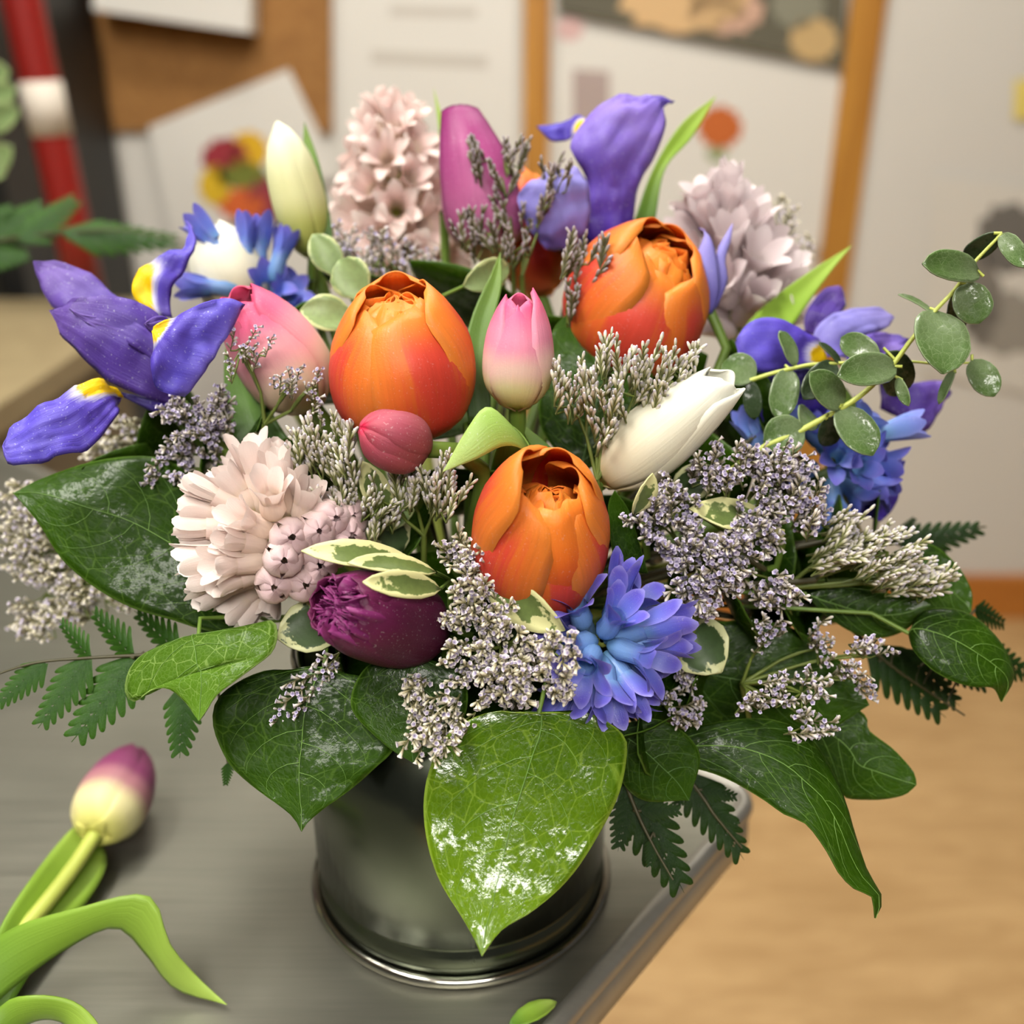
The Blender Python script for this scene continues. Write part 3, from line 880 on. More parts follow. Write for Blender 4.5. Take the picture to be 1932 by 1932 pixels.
tulip('pink and cream tulip leaning left against the left iris', (592, 768, 0.395), (446, 552, 0.372), 0.0172,
      [dict(az=-10, half=64, hs=0.95, prof='slim', wid='round'), dict(az=100, half=66, hs=1.0, prof='slim', wid='round'), dict(az=-104, half=66, hs=1.02, prof='slim', wid='round'),
       dict(az=50, half=55, hs=0.95, lay=0.92, prof='slim', wid='point'), dict(az=180, half=70, hs=1.02, lay=0.94, prof='slim', wid='round'), dict(az=-60, half=55, hs=0.97, lay=0.9, prof='slim', wid='round')], ('pinkcream',))
tulip('small closed dusty rose tulip bud under the large orange tulip', (800, 850, 0.348), (682, 806, 0.330), 0.0108,
      [dict(az=35, half=60, prof='bud', wid='point', edge_in=0.22), dict(az=155, half=62, prof='bud', wid='point', edge_in=0.22), dict(az=-85, half=62, prof='bud', wid='point', edge_in=0.22), dict(az=-25, half=50, lay=0.88, prof='bud', wid='point'),
       dict(az=95, half=50, lay=0.88, prof='bud', wid='point'), dict(az=215, half=50, lay=0.88, prof='bud', wid='point')], ('rose',))
def plumheart(r, b, R3, H):
    rg = random.Random(4)
    for k in range(24):
        az = k * 2.4
        rows = tulip_petal(H, 0.0152, az, rg.uniform(0.5, 0.9), 'fringe', 'blunt', lay=0.15 + 0.75 * (k / 23) ** 0.7, hs=rg.uniform(0.9, 1.03), tipr=rg.uniform(-0.002, 0.001), ruffle=0.0026, ph=rg.uniform(0, 6), fringe=0.0022, n=14, m=26)
        mb = MB(); mb.grid([[b + R3 @ p for p in row] for row in rows])
        part('petal', mb, M['plum_inner'], r, True, 0.0003)
tulip('dark plum fringed tulip lying below the pale pink hyacinth', (818, 1190, 0.362), (628, 1142, 0.322), 0.0158,
      [dict(az=0, half=62, hs=0.92, prof='fringe', wid='blunt', fringe=0.0011), dict(az=105, half=66, hs=0.98, prof='fringe', wid='blunt', fringe=0.0011), dict(az=-100, half=66, hs=1.0, prof='fringe', wid='blunt', fringe=0.0011),
       dict(az=180, half=70, hs=1.02, prof='fringe', wid='blunt', fringe=0.0011), dict(az=52, half=50, hs=0.95, lay=0.93, prof='fringe', wid='blunt', fringe=0.0011), dict(az=-50, half=50, hs=0.95, lay=0.93, prof='fringe', wid='blunt', fringe=0.0011)],
      ('plum',), extra=plumheart)
tulip('slender white tulip slanting up to the right', (1138, 908, 0.372), (1382, 706, 0.350), 0.0132,
      [dict(az=-8, half=62, hs=0.95, prof='slim', wid='round'), dict(az=100, half=66, hs=1.0, prof='slim', wid='round', tipr=0.002), dict(az=-98, half=66, hs=0.93, prof='slim', wid='round', tipr=0.002),
       dict(az=180, half=66, hs=1.0, lay=0.96, prof='slim', wid='round', tipr=0.002), dict(az=45, half=55, hs=0.97, lay=0.92, prof='slim', wid='blunt'), dict(az=-50, half=50, hs=0.9, lay=0.9, prof='slim', wid='round')], ('white',))
tulip('closed cream tulip bud left of the tall pink hyacinth', (592, 482, 0.455), (522, 230, 0.437), 0.0118,
      [dict(az=-25, half=64, prof='bud', wid='point', hs=0.99), dict(az=85, half=66, prof='bud', wid='point'), dict(az=-140, half=66, prof='bud', wid='point'), dict(az=30, half=60, lay=0.94, prof='bud', wid='round', hs=1.0),
       dict(az=180, half=62, lay=0.95, prof='bud', wid='point')], ('cream',))
tulip('magenta tulip with a cream base between pink hyacinth and violet iris', (925, 486, 0.448), (884, 212, 0.436), 0.0176,
      [dict(az=98, half=62, prof='slim', wid='point', hs=0.72), dict(az=-110, half=60, prof='slim', wid='blunt', hs=0.9), dict(az=180, half=64, prof='slim', wid='round', hs=0.8),
       dict(az=60, half=50, lay=0.93, prof='slim', wid='round', hs=0.7)], ('magenta',),
      extra=lambda r, b, R3, H: loft('petal', r, [(905, 492), (852, 440), (833, 360), (830, 280), (833, 210)], [(935, 492), (978, 445), (986, 390), (955, 290), (902, 204)], 'magenta', 0.444, 0.43, arc=-0.012, bulge=0.22, n=20, mm=14, wr=0.0006))
tulip('cream white tulip half hidden behind the left iris', (470, 585, 0.452), (388, 425, 0.440), 0.0165,
      [dict(az=0, half=64, prof='slim', wid='round'), dict(az=110, half=66, prof='slim', wid='round'), dict(az=-110, half=66, prof='slim', wid='round'), dict(az=180, half=66, lay=0.95, prof='slim', wid='round')], ('white',))
tulip('orange tulip peeking out behind the magenta tulip', (1020, 560, 0.47), (985, 315, 0.462), 0.0165,
      [dict(az=0, half=62, prof='slim', wid='point'), dict(az=110, half=66, prof='slim', wid='point', hs=0.95), dict(az=-110, half=66, prof='slim', wid='point', hs=0.97), dict(az=180, half=66, lay=0.95, prof='slim', wid='round')], ('orange',))

# tulip lying on the table
hb, ht = PZ(178, 1578, 0.020), PZ(262, 1420, 0.024)
tt = tulip('purple and cream tulip lying on the steel table', hb, ht, 0.0165,
      [dict(az=-20, half=62, prof='slim', wid='point'), dict(az=80, half=66, prof='slim', wid='point', hs=0.96), dict(az=-120, half=66, prof='slim', wid='point'), dict(az=180, half=66, lay=0.96, prof='slim', wid='point'),
       dict(az=35, half=60, lay=0.92, prof='slim', wid='round', hs=0.97)], ('tabletulip',), stem=0.0035, sm='stem_lime', group=None,
      stemfix=[hb, PZ(130, 1650, 0.018), PZ(40, 1760, 0.014), PZ(-120, 1930, 0.006), PZ(-300, 2150, 0.004)])
def zloft(root, A, B, m, **kw):
    a = [PZ(*q) for q in A]; b = [PZ(*q) for q in B]
    rows, nr = loft_surface(a, b, 22, 8, **kw)
    mb = MB(); mb.grid(rows)
    return part('leaf', mb, M[m], root, True, 0.0006)
zloft(tt, [(-60, 1900, 0.012), (0, 1745, 0.02), (70, 1640, 0.022), (125, 1575, 0.02), (150, 1555, 0.012)], [(-20, 1960, 0.004), (80, 1800, 0.006), (170, 1690, 0.006), (195, 1620, 0.008), (150, 1555, 0.012)], 'tleaf_lime', fold=0.12)
zloft(tt, [(-120, 1900, 0.01), (0, 1765, 0.03), (150, 1712, 0.04), (280, 1690, 0.042), (320, 1780, 0.026), (370, 1840, 0.012), (428, 1895, 0.003)],
      [(-120, 2000, 0.004), (0, 1885, 0.012), (110, 1800, 0.022), (215, 1750, 0.03), (275, 1800, 0.018), (330, 1865, 0.006), (428, 1895, 0.003)], 'tleaf_lime', bulge=0.08)
zloft(tt, [(-60, 2010, 0.01), (0, 1900, 0.02), (60, 1878, 0.024), (140, 1890, 0.02), (190, 1940, 0.012), (200, 2010, 0.004)],
      [(-40, 2060, 0.004), (20, 1960, 0.008), (70, 1925, 0.012), (120, 1930, 0.01), (150, 1970, 0.006), (200, 2010, 0.004)], 'tleaf_lime', bulge=0.1)
r = thing('leaf_scrap', 'small bright green leaf scrap at the table edge', 'leaf', PZ(1000, 1912, 0.002))
leaf3('blade', r, PZ(960, 1935, 0.002), PZ(1050, 1890, 0.004), 0.008, 'tleaf_lime', face=V((0, 0, 1)))

# ------------------------------------------------------------------ hyacinths
def floret_parts(L, tube_r, flare, recurve, pw, mt, mp, closed=False, plen=0.6, cup=0.28, tw=0.42):
    """tube mesh and petal mesh, local z = outward"""
    mb = MB()
    rows = []
    for k, (t, rr) in enumerate([(0, 0.45), (0.08, 0.8), (0.22, 1.12), (0.42, 1.0), (0.55, 0.98), (0.6, 1.0)]):
        rows.append([V((tube_r * rr * math.cos(a * math.pi / 5), tube_r * rr * math.sin(a * math.pi / 5), L * t * (1.0 if not closed else 0.9))) for a in range(10)])
    mb.grid(rows, True)
    tube = mb.mesh('floret', M[mt])
    mb = MB()
    rows = []
    n, m = 9, 4
    for i in range(n + 1):
        v = i / n
        if closed:
            r = tube_r * interp([(0, 0.98), (0.4, 1.15), (0.8, 0.9), (1, 0.42)], v)
            z = L * (0.46 + plen * v)
        else:
            r = tube_r * 0.95 + flare * L * v ** 1.5
            z = L * (0.5 + plen * (v - recurve * v ** 3))
        w = pw * interp([(0, 0.62), (0.3, 0.9), (0.55, 1.0), (0.8, 0.8 + (tw - 0.42) * 0.5), (0.94, tw), (1, tw * 0.35)], v)
        row = []
        if closed:
            r = tube_r * interp([(0, 0.98), (0.3, 1.12), (0.65, 1.04), (0.88, 0.72), (1, 0.2)], v)
            for j in range(m + 1):
                s = 2 * j / m - 1
                a = s * (0.98 if v < 0.7 else 0.98 - 0.30 * (v - 0.7) / 0.3)
                row.append(V((r * (1 + 0.05 * (1 - s * s)) * math.cos(a), r * math.sin(a), z - 0.10 * L * s * s * v * v)))
            rows.append(row)
            continue
        for j in range(m + 1):
            s = 2 * j / m - 1
            cupd = cup * w * s * s
            row.append(V((r - cupd * (1.0 - 0.5 * v), w * s, z + 0.10 * w * s * s * v)))
        rows.append(row)
    mb.grid(rows)
    petal = mb.mesh('petal', M[mp])
    return tube, petal

FL = {
    'blue': [floret_parts(0.033, 0.0046, f, rc_, 0.0044, 'hy_blue_t', 'hy_blue', plen=0.60) for f, rc_ in ((0.20, 0.08), (0.34, 0.22), (0.09, 0.0))],
    'deep': [floret_parts(0.033, 0.0044, f, rc_, 0.0046, 'hy_blue_t', 'hy_deep', plen=0.60) for f, rc_ in ((0.2, 0.08), (0.32, 0.2), (0.09, 0.0))],
    'sky': [floret_parts(0.033, 0.0044, f, rc_, 0.0046, 'hy_blue_t', 'hy_sky', plen=0.60) for f, rc_ in ((0.2, 0.08), (0.32, 0.2), (0.09, 0.0))],
    'pink': [floret_parts(0.033, 0.0052, f, rc_, 0.0042, 'hy_pink_t', 'hy_pink', plen=0.60, cup=0.5, tw=0.68) for f, rc_ in ((0.07, 0.0), (0.15, 0.08), (0.02, 0.0))],
    'rose': [floret_parts(0.030, 0.0040, f, rc_, 0.0040, 'hy_pink_t', 'hy_rose', plen=0.6) for f, rc_ in ((0.3, 0.25), (0.4, 0.35), (0.2, 0.1))],
    'lilac': [floret_parts(0.032, 0.0042, f, rc_, 0.0046, 'hy_lilac', 'hy_lilac', plen=0.65) for f, rc_ in ((0.18, 0.10), (0.28, 0.2), (0.10, 0.0))],
    'bud': [floret_parts(0.020, 0.0060, 0, 0, 0.0050, 'hy_bud', 'hy_bud', closed=True, plen=0.5)],
}
def hyacinth(label, base, tip, florets, ref=None, stem_m='stem_lime', stem_r=0.0045):
    base, tip = P(*base), P(*tip)
    ax = tip - base
    x, y, z = frame(ax, ref)
    root = thing('hyacinth', label, 'hyacinth', base, 'hyacinths in the bouquet')
    for (t, az, el, s, kind, var) in florets:
        az, el = math.radians(az), math.radians(el)
        d = (x * math.cos(az) + y * math.sin(az)) * math.cos(el) + z * math.sin(el)
        p = base + ax * t + d * 0.003
        X, Y, Z = frame(d, V((0.3, 0.5, 0.81)))
        spin = rnd(0, 6.28)
        R3 = Matrix((X, Y, Z)).transposed().to_4x4() @ Matrix.Rotation(spin, 4, 'Z')
        tm, pm = FL[kind][var % len(FL[kind])]
        f = link('floret', tm, root)
        f.matrix_local = Matrix.Translation(p - root.location) @ R3 @ Matrix.Scale(s, 4)
        for k in range(6):
            q = link('petal', pm, f)
            sk = 1.0 if k % 2 == 0 else 0.93
            q.matrix_local = Matrix.Rotation(k * math.pi / 3 + rnd(-0.08, 0.08), 4, 'Z') @ Matrix.Rotation(rnd(-0.06, 0.06), 4, 'Y') @ Matrix.Diagonal((sk, 1, rnd(0.94, 1.03), 1))
    mb = MB(); mb.tube([base, base.lerp(tip, 0.5), base.lerp(tip, 0.95), tip], [stem_r, stem_r * 0.9, stem_r * 0.6, stem_r * 0.2], 8); part('flower_stalk', mb, M[stem_m], root)
    add_stem(root, base, z, stem_r, stem_m)
    return root

def hy_custom(label, base, tip, items, extra=(), stem_m='stem_lime', stem_r=0.0045, ref=None):
    """florets placed one by one: (base px, base py, depth, tip px, tip py, depth, kind, variant)"""
    root = hyacinth(label, base, tip, extra, ref, stem_m, stem_r)
    for (bx, by, bd, tx, ty, td, kind, var) in items:
        b, t = P(bx, by, bd), P(tx, ty, td)
        d = t - b
        sc = d.length / (0.0365 if kind != 'bud' else 0.0192)
        X, Y, Z = frame(d, V((0.3, 0.5, 0.81)))
        R3 = Matrix((X, Y, Z)).transposed().to_4x4() @ Matrix.Rotation(rnd(0, 6.28), 4, 'Z')
        tm, pm = FL[kind][var % len(FL[kind])]
        wx = 1.0 if kind == 'bud' else max(sc, 0.8) / sc
        f = link('floret', tm, root)
        f.matrix_local = Matrix.Translation(b - root.location) @ R3 @ Matrix.Diagonal((sc * wx, sc * wx, sc, 1))
        for k in range(6):
            q = link('petal', pm, f)
            sk = 1.0 if k % 2 == 0 else (0.72 if kind == 'bud' else 0.90)
            j = 0.03 if kind == 'bud' else 0.12
            q.matrix_local = Matrix.Rotation(k * math.pi / 3 + rnd(-j, j), 4, 'Z') @ Matrix.Rotation(rnd(-j, j) * 0.6, 4, 'Y') @ Matrix.Diagonal((sk, 1, rnd(0.92, 1.04), 1))
    return root

c3b = lambda x, y: (780 + x / 3.116, 840 + y / 3.116)
def fl3(b, t, bd, td, kind, var, cv):
    (bx, by), (tx, ty) = cv(*b), cv(*t)
    return (bx, by, bd, tx, ty, td, kind, var)
bl = [((1150, 1090), (1268, 650), .350, .340, 2), ((1180, 1060), (1420, 800), .358, .350, 1), ((1110, 1120), (1260, 900), .346, .328, 0), ((1010, 1080), (905, 800), .350, .338, 1), ((1120, 1140), (1670, 985), .350, .340, 2),
      ((1140, 1180), (1680, 1150), .352, .344, 2), ((1150, 1170), (1540, 1310), .346, .330, 1), ((1130, 1220), (1400, 1580), .350, .336, 2), ((1100, 1240), (1190, 1650), .346, .330, 0), ((1080, 1240), (990, 1690), .350, .338, 0),
      ((1060, 1220), (760, 1700), .354, .346, 2), ((1070, 1150), (780, 1190), .346, .332, 1), ((1070, 1190), (950, 1400), .344, .326, 1), ((1150, 1230), (1280, 1700), .358, .352, 1), ((1080, 1230), (860, 1560), .358, .350, 1),
      ((1160, 1200), (1500, 1440), .358, .352, 1), ((1060, 1110), (820, 980), .360, .354, 0)]
hy_custom('periwinkle blue hyacinth hanging over the big glossy leaf', (1150, 1190, 0.380), (1136, 1208, 0.350), [fl3(b_, t_, x, y, 'blue', v, c3b) for b_, t_, x, y, v in bl], ref=RT)
c2b = lambda x, y: (300 + x / 3.22, 760 + y / 3.22)
pk = [((640, 700), (540, 165), .362, .352, 1), ((590, 660), (350, 390), .360, .352, 2), ((640, 680), (440, 270), .366, .360, 2), ((560, 670), (150, 460), .358, .350, 2), ((540, 700), (115, 620), .360, .352, 2),
      ((560, 720), (170, 540), .364, .360, 2), ((520, 760), (80, 760), .358, .350, 2), ((680, 790), (400, 650), .350, .334, 1), ((650, 870), (340, 820), .350, .334, 0), ((640, 900), (75, 960), .356, .348, 0),
      ((660, 950), (260, 1010), .350, .334, 1), ((630, 1000), (150, 1120), .358, .350, 0), ((620, 1020), (190, 1210), .362, .354, 2), ((640, 1060), (380, 1310), .366, .362, 2), ((700, 1060), (480, 1340), .370, .366, 2),
      ((700, 700), (660, 430), .348, .332, 1), ((760, 700), (720, 280), .356, .346, 0), ((800, 690), (820, 340), .360, .350, 2), ((860, 720), (930, 470), .356, .346, 2), ((700, 600), (730, 220), .366, .362, 2),
      ((580, 780), (110, 850), .364, .358, 2), ((640, 1000), (330, 1130), .354, .342, 2), ((620, 620), (250, 480), .366, .362, 2), ((920, 740), (1060, 560), .360, .352, 2), ((700, 1080), (640, 1300), .370, .366, 2)]
bd_ = [(810, 815, .336), (762, 960, .334), (975, 780, .340), (1085, 695, .346), (1190, 690, .352), (1180, 815, .350), (985, 1000, .342), (705, 1130, .340), (900, 1110, .342), (1080, 900, .352)]
items = [fl3(b_, t_, x, y, 'pink', v, c2b) for b_, t_, x, y, v in pk]
for (x, y, d) in bd_:
    bx, by = 690 + (x - 690) * 0.72, 800 + (y - 800) * 0.72
    items.append(fl3((bx, by), (x, y), d + 0.019, d, 'bud', 0, c2b))
hy_custom('pale pink hyacinth with closed centre buds beside the dark salal leaf', (560, 1010, 0.395), (525, 1005, 0.352), items, ref=RT)
# tall pink, back
fl = []
for k in range(50):
    t = 0.04 + 0.96 * (k / 49)
    fl.append((t * 0.9, k * 137.5, -4 + 74 * t ** 2.4, 1.22 - 0.5 * t, 'rose', k))
hyacinth('tall rose pink hyacinth standing behind the orange tulips', (752, 520, 0.50), (740, 235, 0.482), fl)
# blue back left
bb = [(464, 520, .44, 462, 402, .438, 'deep', 2), (486, 520, .445, 494, 402, .445, 'deep', 2), (515, 530, .44, 545, 425, .438, 'deep', 2), (444, 500, .435, 356, 405, .432, 'deep', 2), (452, 545, .435, 335, 536, .432, 'deep', 2),
      (500, 560, .45, 510, 520, .432, 'deep', 1), (520, 575, .45, 555, 545, .435, 'deep', 1), (530, 590, .45, 575, 590, .44, 'deep', 0), (480, 570, .45, 470, 600, .44, 'deep', 0), (540, 560, .45, 560, 510, .45, 'deep', 0)]
hy_custom('deep blue hyacinth behind the left iris and pink cream tulip', (510, 600, 0.46), (490, 510, 0.45), bb)
# lilac right back
fl = []
for k in range(30):
    t = 0.02 + 0.96 * (k / 29)
    fl.append((t, k * 137.5 + 40, 26 + 52 * t ** 1.5, 1.15 - 0.25 * t, 'lilac', k))
hyacinth('pale lilac hyacinth behind the upper orange tulip', (1392, 650, 0.47), (1366, 455, 0.455), fl)
# blue right
bb = [(1600, 835, .405, 1748, 795, .40, 'sky', 2), (1590, 855, .41, 1722, 885, .405, 'deep', 1), (1580, 880, .41, 1690, 935, .405, 'deep', 0), (1560, 845, .405, 1478, 765, .40, 'sky', 2), (1580, 900, .41, 1650, 965, .405, 'deep', 1), (1565, 905, .41, 1588, 1000, .40, 'sky', 0),
      (1600, 820, .405, 1655, 765, .40, 'sky', 1), (1445, 870, .40, 1400, 772, .395, 'sky', 2), (1570, 870, .40, 1590, 850, .385, 'deep', 1), (1600, 880, .40, 1640, 880, .385, 'deep', 0), (1540, 880, .41, 1480, 900, .40, 'deep', 0), (1590, 850, .41, 1690, 845, .40, 'deep', 1),
      (1560, 860, .41, 1540, 780, .40, 'deep', 0), (1610, 900, .415, 1700, 920, .415, 'deep', 1)]
hy_custom('deep blue hyacinth under the eucalyptus at the right', (1580, 930, 0.43), (1590, 830, 0.415), bb)
r = thing('hyacinth_floret', 'single violet blue floret beside the upper orange tulip', 'flower', P(1338, 575, 0.41))
for k, (A, B) in enumerate([([(1335, 590), (1310, 540), (1312, 490), (1330, 440), (1318, 430)], [(1345, 590), (1358, 540), (1350, 480), (1338, 445), (1318, 430)]),
                            ([(1345, 585), (1352, 530), (1352, 480), (1362, 455), (1382, 422)], [(1352, 580), (1372, 530), (1368, 490), (1378, 455), (1382, 422)]),
                            ([(1330, 590), (1304, 550), (1308, 505), (1320, 480), (1325, 462)], [(1342, 592), (1340, 545), (1340, 500), (1332, 480), (1325, 462)])]):
    loft('petal', r, A, B, 'iris_peri', 0.408 + 0.003 * (k == 1), arc=-0.004, bulge=0.2, n=12, mm=6)
add_stem(r, P(1340, 588, 0.41), (P(1335, 500, 0.408) - P(1340, 588, 0.41)), 0.0022)

# ------------------------------------------------------------------ irises
def iris(label, base, axis):
    r = thing('iris', label, 'iris', base, 'irises in the bouquet')
    add_stem(r, base, axis, 0.0042, 'stem', 0.03, 0.0046)
    return r
c1 = lambda pts: cr(0, 360, 3.0188, pts)
b0 = P(335, 770, 0.385)
ir = iris('violet iris with three yellow splashed falls at the left', b0, P(200, 620, 0.38) - b0)
loft('standard', ir, c1([(960, 900), (760, 690), (650, 600), (560, 505), (430, 430), (270, 395), (190, 400)]), c1([(900, 960), (640, 780), (430, 700), (310, 672), (245, 570), (205, 455), (190, 400)]), 'iris_std', 0.388, 0.40, arc=0.004, wr=0.0026, bulge=0.06, ruffle=0.0012, dA=0.004)
loft('standard', ir, c1([(1010, 1010), (930, 740), (800, 640), (640, 600), (430, 622), (300, 690)]), c1([(1010, 1230), (820, 1172), (600, 1072), (430, 905), (322, 790), (300, 690)]), 'iris_std', 0.382, 0.374, arc=-0.006, wr=0.0026, bulge=0.12, ruffle=0.0010, n=24, mm=12)
loft('standard', ir, c1([(1000, 1020), (880, 830), (700, 720), (520, 720), (400, 680)]), c1([(1000, 1100), (860, 960), (700, 860), (560, 800), (400, 680)]), 'iris_std', 0.374, 0.368, wr=0.0026, bulge=0.15, ruffle=0.0012)
loft('fall', ir, c1([(872, 772), (985, 720), (1150, 642), (1290, 612), (1398, 645)]), c1([(868, 800), (874, 880), (860, 975), (898, 1128), (1062, 1176)]), 'fall_a', 0.352, 0.358, arc=-0.004, wr=0.0026, bulge=0.06, ruffle=0.0014, rfreq=2.5, n=22, mm=14, dA=0.004)
loft('fall', ir, c1([(910, 715), (790, 640), (760, 570), (785, 480), (850, 415), (950, 370), (1045, 325), (1072, 250), (1058, 170)]), c1([(985, 725), (965, 640), (980, 550), (1040, 460), (1090, 380), (1112, 290), (1095, 215), (1058, 170)]), 'fall_b', 0.388, 0.40, arc=-0.004, wr=0.0026, bulge=0.10, n=24, mm=12)
loft('fall', ir, c1([(705, 1170), (620, 1098), (530, 1078), (430, 1110), (345, 1172), (180, 1255), (55, 1370), (15, 1460)]), c1([(690, 1185), (665, 1265), (600, 1370), (500, 1462), (310, 1508), (170, 1555), (50, 1552), (15, 1460)]), 'fall_c', 0.376, 0.345, arc=-0.012, wr=0.0026, bulge=0.08, ruffle=0.0012, n=24, mm=14, dA=0.006)
loft('style_arm', ir, c1([(1000, 760), (930, 715), (860, 730), (820, 760)]), c1([(1010, 830), (940, 800), (875, 800), (820, 760)]), 'iris_std', 0.364, 0.358, wr=0.0026, bulge=0.12, n=14, mm=8)
loft('spathe', ir, c1([(690, 1150), (850, 1180), (1000, 1210), (1250, 1330)]), c1([(690, 1165), (850, 1250), (1000, 1310), (1250, 1370)]), 'iris_dark', 0.378, 0.385, wr=0.0026, bulge=0.18, n=14, mm=8)

c3 = lambda pts: cr(800, 140, 3.22, pts)
b0 = P(1110, 500, 0.45)
ir = iris('lilac violet iris rising at the top centre', b0, P(1180, 300, 0.44) - b0)
loft('standard', ir, c3([(1000, 1040), (985, 820), (990, 640), (935, 540), (885, 430), (1000, 250), (1120, 160), (1290, 125), (1430, 142), (1505, 182)]), c3([(1260, 960), (1285, 780), (1310, 650), (1385, 530), (1440, 400), (1468, 300), (1462, 230), (1455, 195), (1470, 180), (1505, 182)]),
     'iris_top', 0.436, 0.43, arc=-0.008, wr=0.0026, bulge=0.17, ruffle=0.0012, rfreq=3, n=28, mm=14)
loft('fall', ir, c3([(760, 1075), (660, 970), (600, 860), (566, 745), (640, 670), (730, 620), (830, 590)]), c3([(910, 1070), (985, 960), (1012, 820), (1000, 690), (960, 600), (900, 575), (830, 590)]), 'iris_peri', 0.426, 0.42, arc=-0.01, wr=0.0026, bulge=0.08, ruffle=0.0012, n=20, mm=12)
loft('standard', ir, c3([(1000, 280), (930, 254), (820, 300), (690, 332)]), c3([(960, 350), (880, 385), (790, 412), (690, 332)]), 'fall_d', 0.45, 0.455, wr=0.0026, bulge=0.09, n=16, mm=10)
loft('standard', ir, c3([(980, 1010), (960, 820), (950, 640), (900, 560)]), c3([(1060, 1010), (1010, 820), (985, 640), (900, 560)]), 'iris_dark', 0.44, 0.44, wr=0.0026, bulge=0.12, n=16, mm=10)
loft('spathe', ir, c3([(900, 1150), (880, 1060), (920, 960), (985, 900)]), c3([(960, 1150), (1000, 1060), (1010, 960), (985, 900)]), 'iris_dark', 0.442, 0.44, wr=0.0026, bulge=0.12, n=14, mm=8)

c6 = lambda pts: cr(1260, 340, 2.875, pts)
b0 = P(1580, 745, 0.415)
ir = iris('violet iris behind the eucalyptus branch at the right', b0, P(1560, 620, 0.41) - b0)
loft('fall', ir, c6([(850, 880), (780, 845), (650, 768), (520, 745), (420, 790), (368, 880)]), c6([(840, 985), (720, 1010), (600, 1035), (490, 1042), (405, 1000), (368, 880)]), 'fall_d', 0.404, 0.392, arc=-0.006, wr=0.0026, bulge=0.10, n=20, mm=10)
loft('standard', ir, c6([(850, 960), (785, 860), (850, 755), (1000, 695), (1170, 698), (1218, 745)]), c6([(960, 970), (970, 905), (1050, 850), (1140, 820), (1190, 795), (1218, 745)]), 'iris_peri', 0.412, 0.418, wr=0.0026, bulge=0.09, ruffle=0.001)
loft('standard', ir, c6([(960, 930), (1060, 850), (1150, 822), (1250, 838), (1300, 862)]), c6([(960, 1010), (1060, 985), (1160, 985), (1260, 930), (1300, 862)]), 'iris_top', 0.41, 0.415, wr=0.0026, bulge=0.07, ruffle=0.001)
loft('standard', ir, c6([(740, 830), (750, 720), (830, 610), (900, 580), (945, 600)]), c6([(860, 850), (900, 760), (960, 690), (965, 640), (945, 600)]), 'iris_std', 0.425, 0.432, wr=0.0026, bulge=0.07, n=22, mm=14)
loft('fall', ir, c6([(560, 1030), (500, 1100), (480, 1200), (520, 1320)]), c6([(760, 1020), (860, 1100), (900, 1210), (860, 1330)]), 'iris_dark', 0.408, 0.412, wr=0.0026, bulge=0.07, n=22, mm=14)
loft('fall', ir, c6([(1150, 1090), (1280, 1105), (1400, 1092), (1490, 1092), (1530, 1150)]), c6([(1150, 1240), (1260, 1300), (1360, 1380), (1440, 1320), (1530, 1150)]), 'iris_std', 0.425, 0.43, wr=0.0026, bulge=0.06, ruffle=0.001)
loft('fall', ir, [(1545, 905), (1590, 930), (1620, 970), (1660, 985)], [(1640, 880), (1690, 900), (1690, 950), (1660, 985)], 'iris_dark', 0.425, 0.42, wr=0.0026, bulge=0.06, n=22, mm=14)

# ------------------------------------------------------------------ tulip leaves (each a separate leaf stalk)
def tleaf(label, pieces, group='long tulip leaves', root=None):
    q = pieces[0][1]
    base = root or P(q[0][0], q[0][1], pieces[0][4])
    r = thing('tulip_leaf', label, 'leaf', base, group)
    for (nm, A, B, m, d0, d1, kw) in pieces:
        loft(nm, r, A, B, m, d0, d1, **kw)
    p2 = (P(*A[0][:2], d0) + P(*B[0][:2], d0)) / 2 if len(pieces) == 1 else base
    add_stem(r, base, V((0, -0.1, 1)), 0.0022, 'stem')
    return r
tleaf('narrow upright green leaf left of the central pink tulip', [('blade', [(884, 800), (874, 690), (890, 600), (925, 520), (944, 474)], [(926, 800), (926, 700), (932, 610), (946, 540), (944, 474)], 'tleaf', 0.378, 0.39, dict(fold=0.15))])
tleaf('light green leaf folded over below the central pink tulip',
      [('blade', [(1000, 850), (962, 800), (918, 768), (880, 812), (836, 890)], [(1012, 882), (985, 848), (948, 842), (900, 865), (836, 890)], 'tleaf_light', 0.352, 0.335, dict(arc=-0.006, bulge=0.10)),
       ('blade', [(925, 950), (925, 900), (935, 850), (960, 800)], [(1000, 960), (1012, 905), (1012, 870), (1000, 845)], 'tleaf', 0.388, 0.354, dict(bulge=-0.1))], root=P(962, 955, 0.388))
tleaf('green leaf curving down right of the folded leaf', [('blade', [(1062, 900), (1030, 905), (1005, 850), (978, 795)], [(1080, 905), (1066, 880), (1035, 840), (978, 795)], 'tleaf', 0.375, 0.372, dict(bulge=0.1))])
tleaf('green leaf tip pointing up behind the top iris', [('blade', [(1195, 420), (1232, 320), (1285, 235), (1352, 180)], [(1235, 420), (1255, 320), (1305, 260), (1352, 180)], 'tleaf_lime', 0.455, 0.465, dict(fold=0.12))])
tleaf('broad bright green leaf pointing up at the right', [('blade', [(1370, 760), (1385, 650), (1440, 580), (1525, 515), (1608, 462)], [(1440, 760), (1475, 650), (1512, 590), (1562, 520), (1608, 462)], 'tleaf_lime', 0.425, 0.44, dict(fold=0.10))])
tleaf('narrow dark green leaf beside the cream tulip bud', [('blade', [(590, 490), (580, 400), (572, 300), (574, 228)], [(636, 490), (622, 400), (603, 310), (574, 228)], 'tleaf', 0.447, 0.45, dict(fold=0.10))])
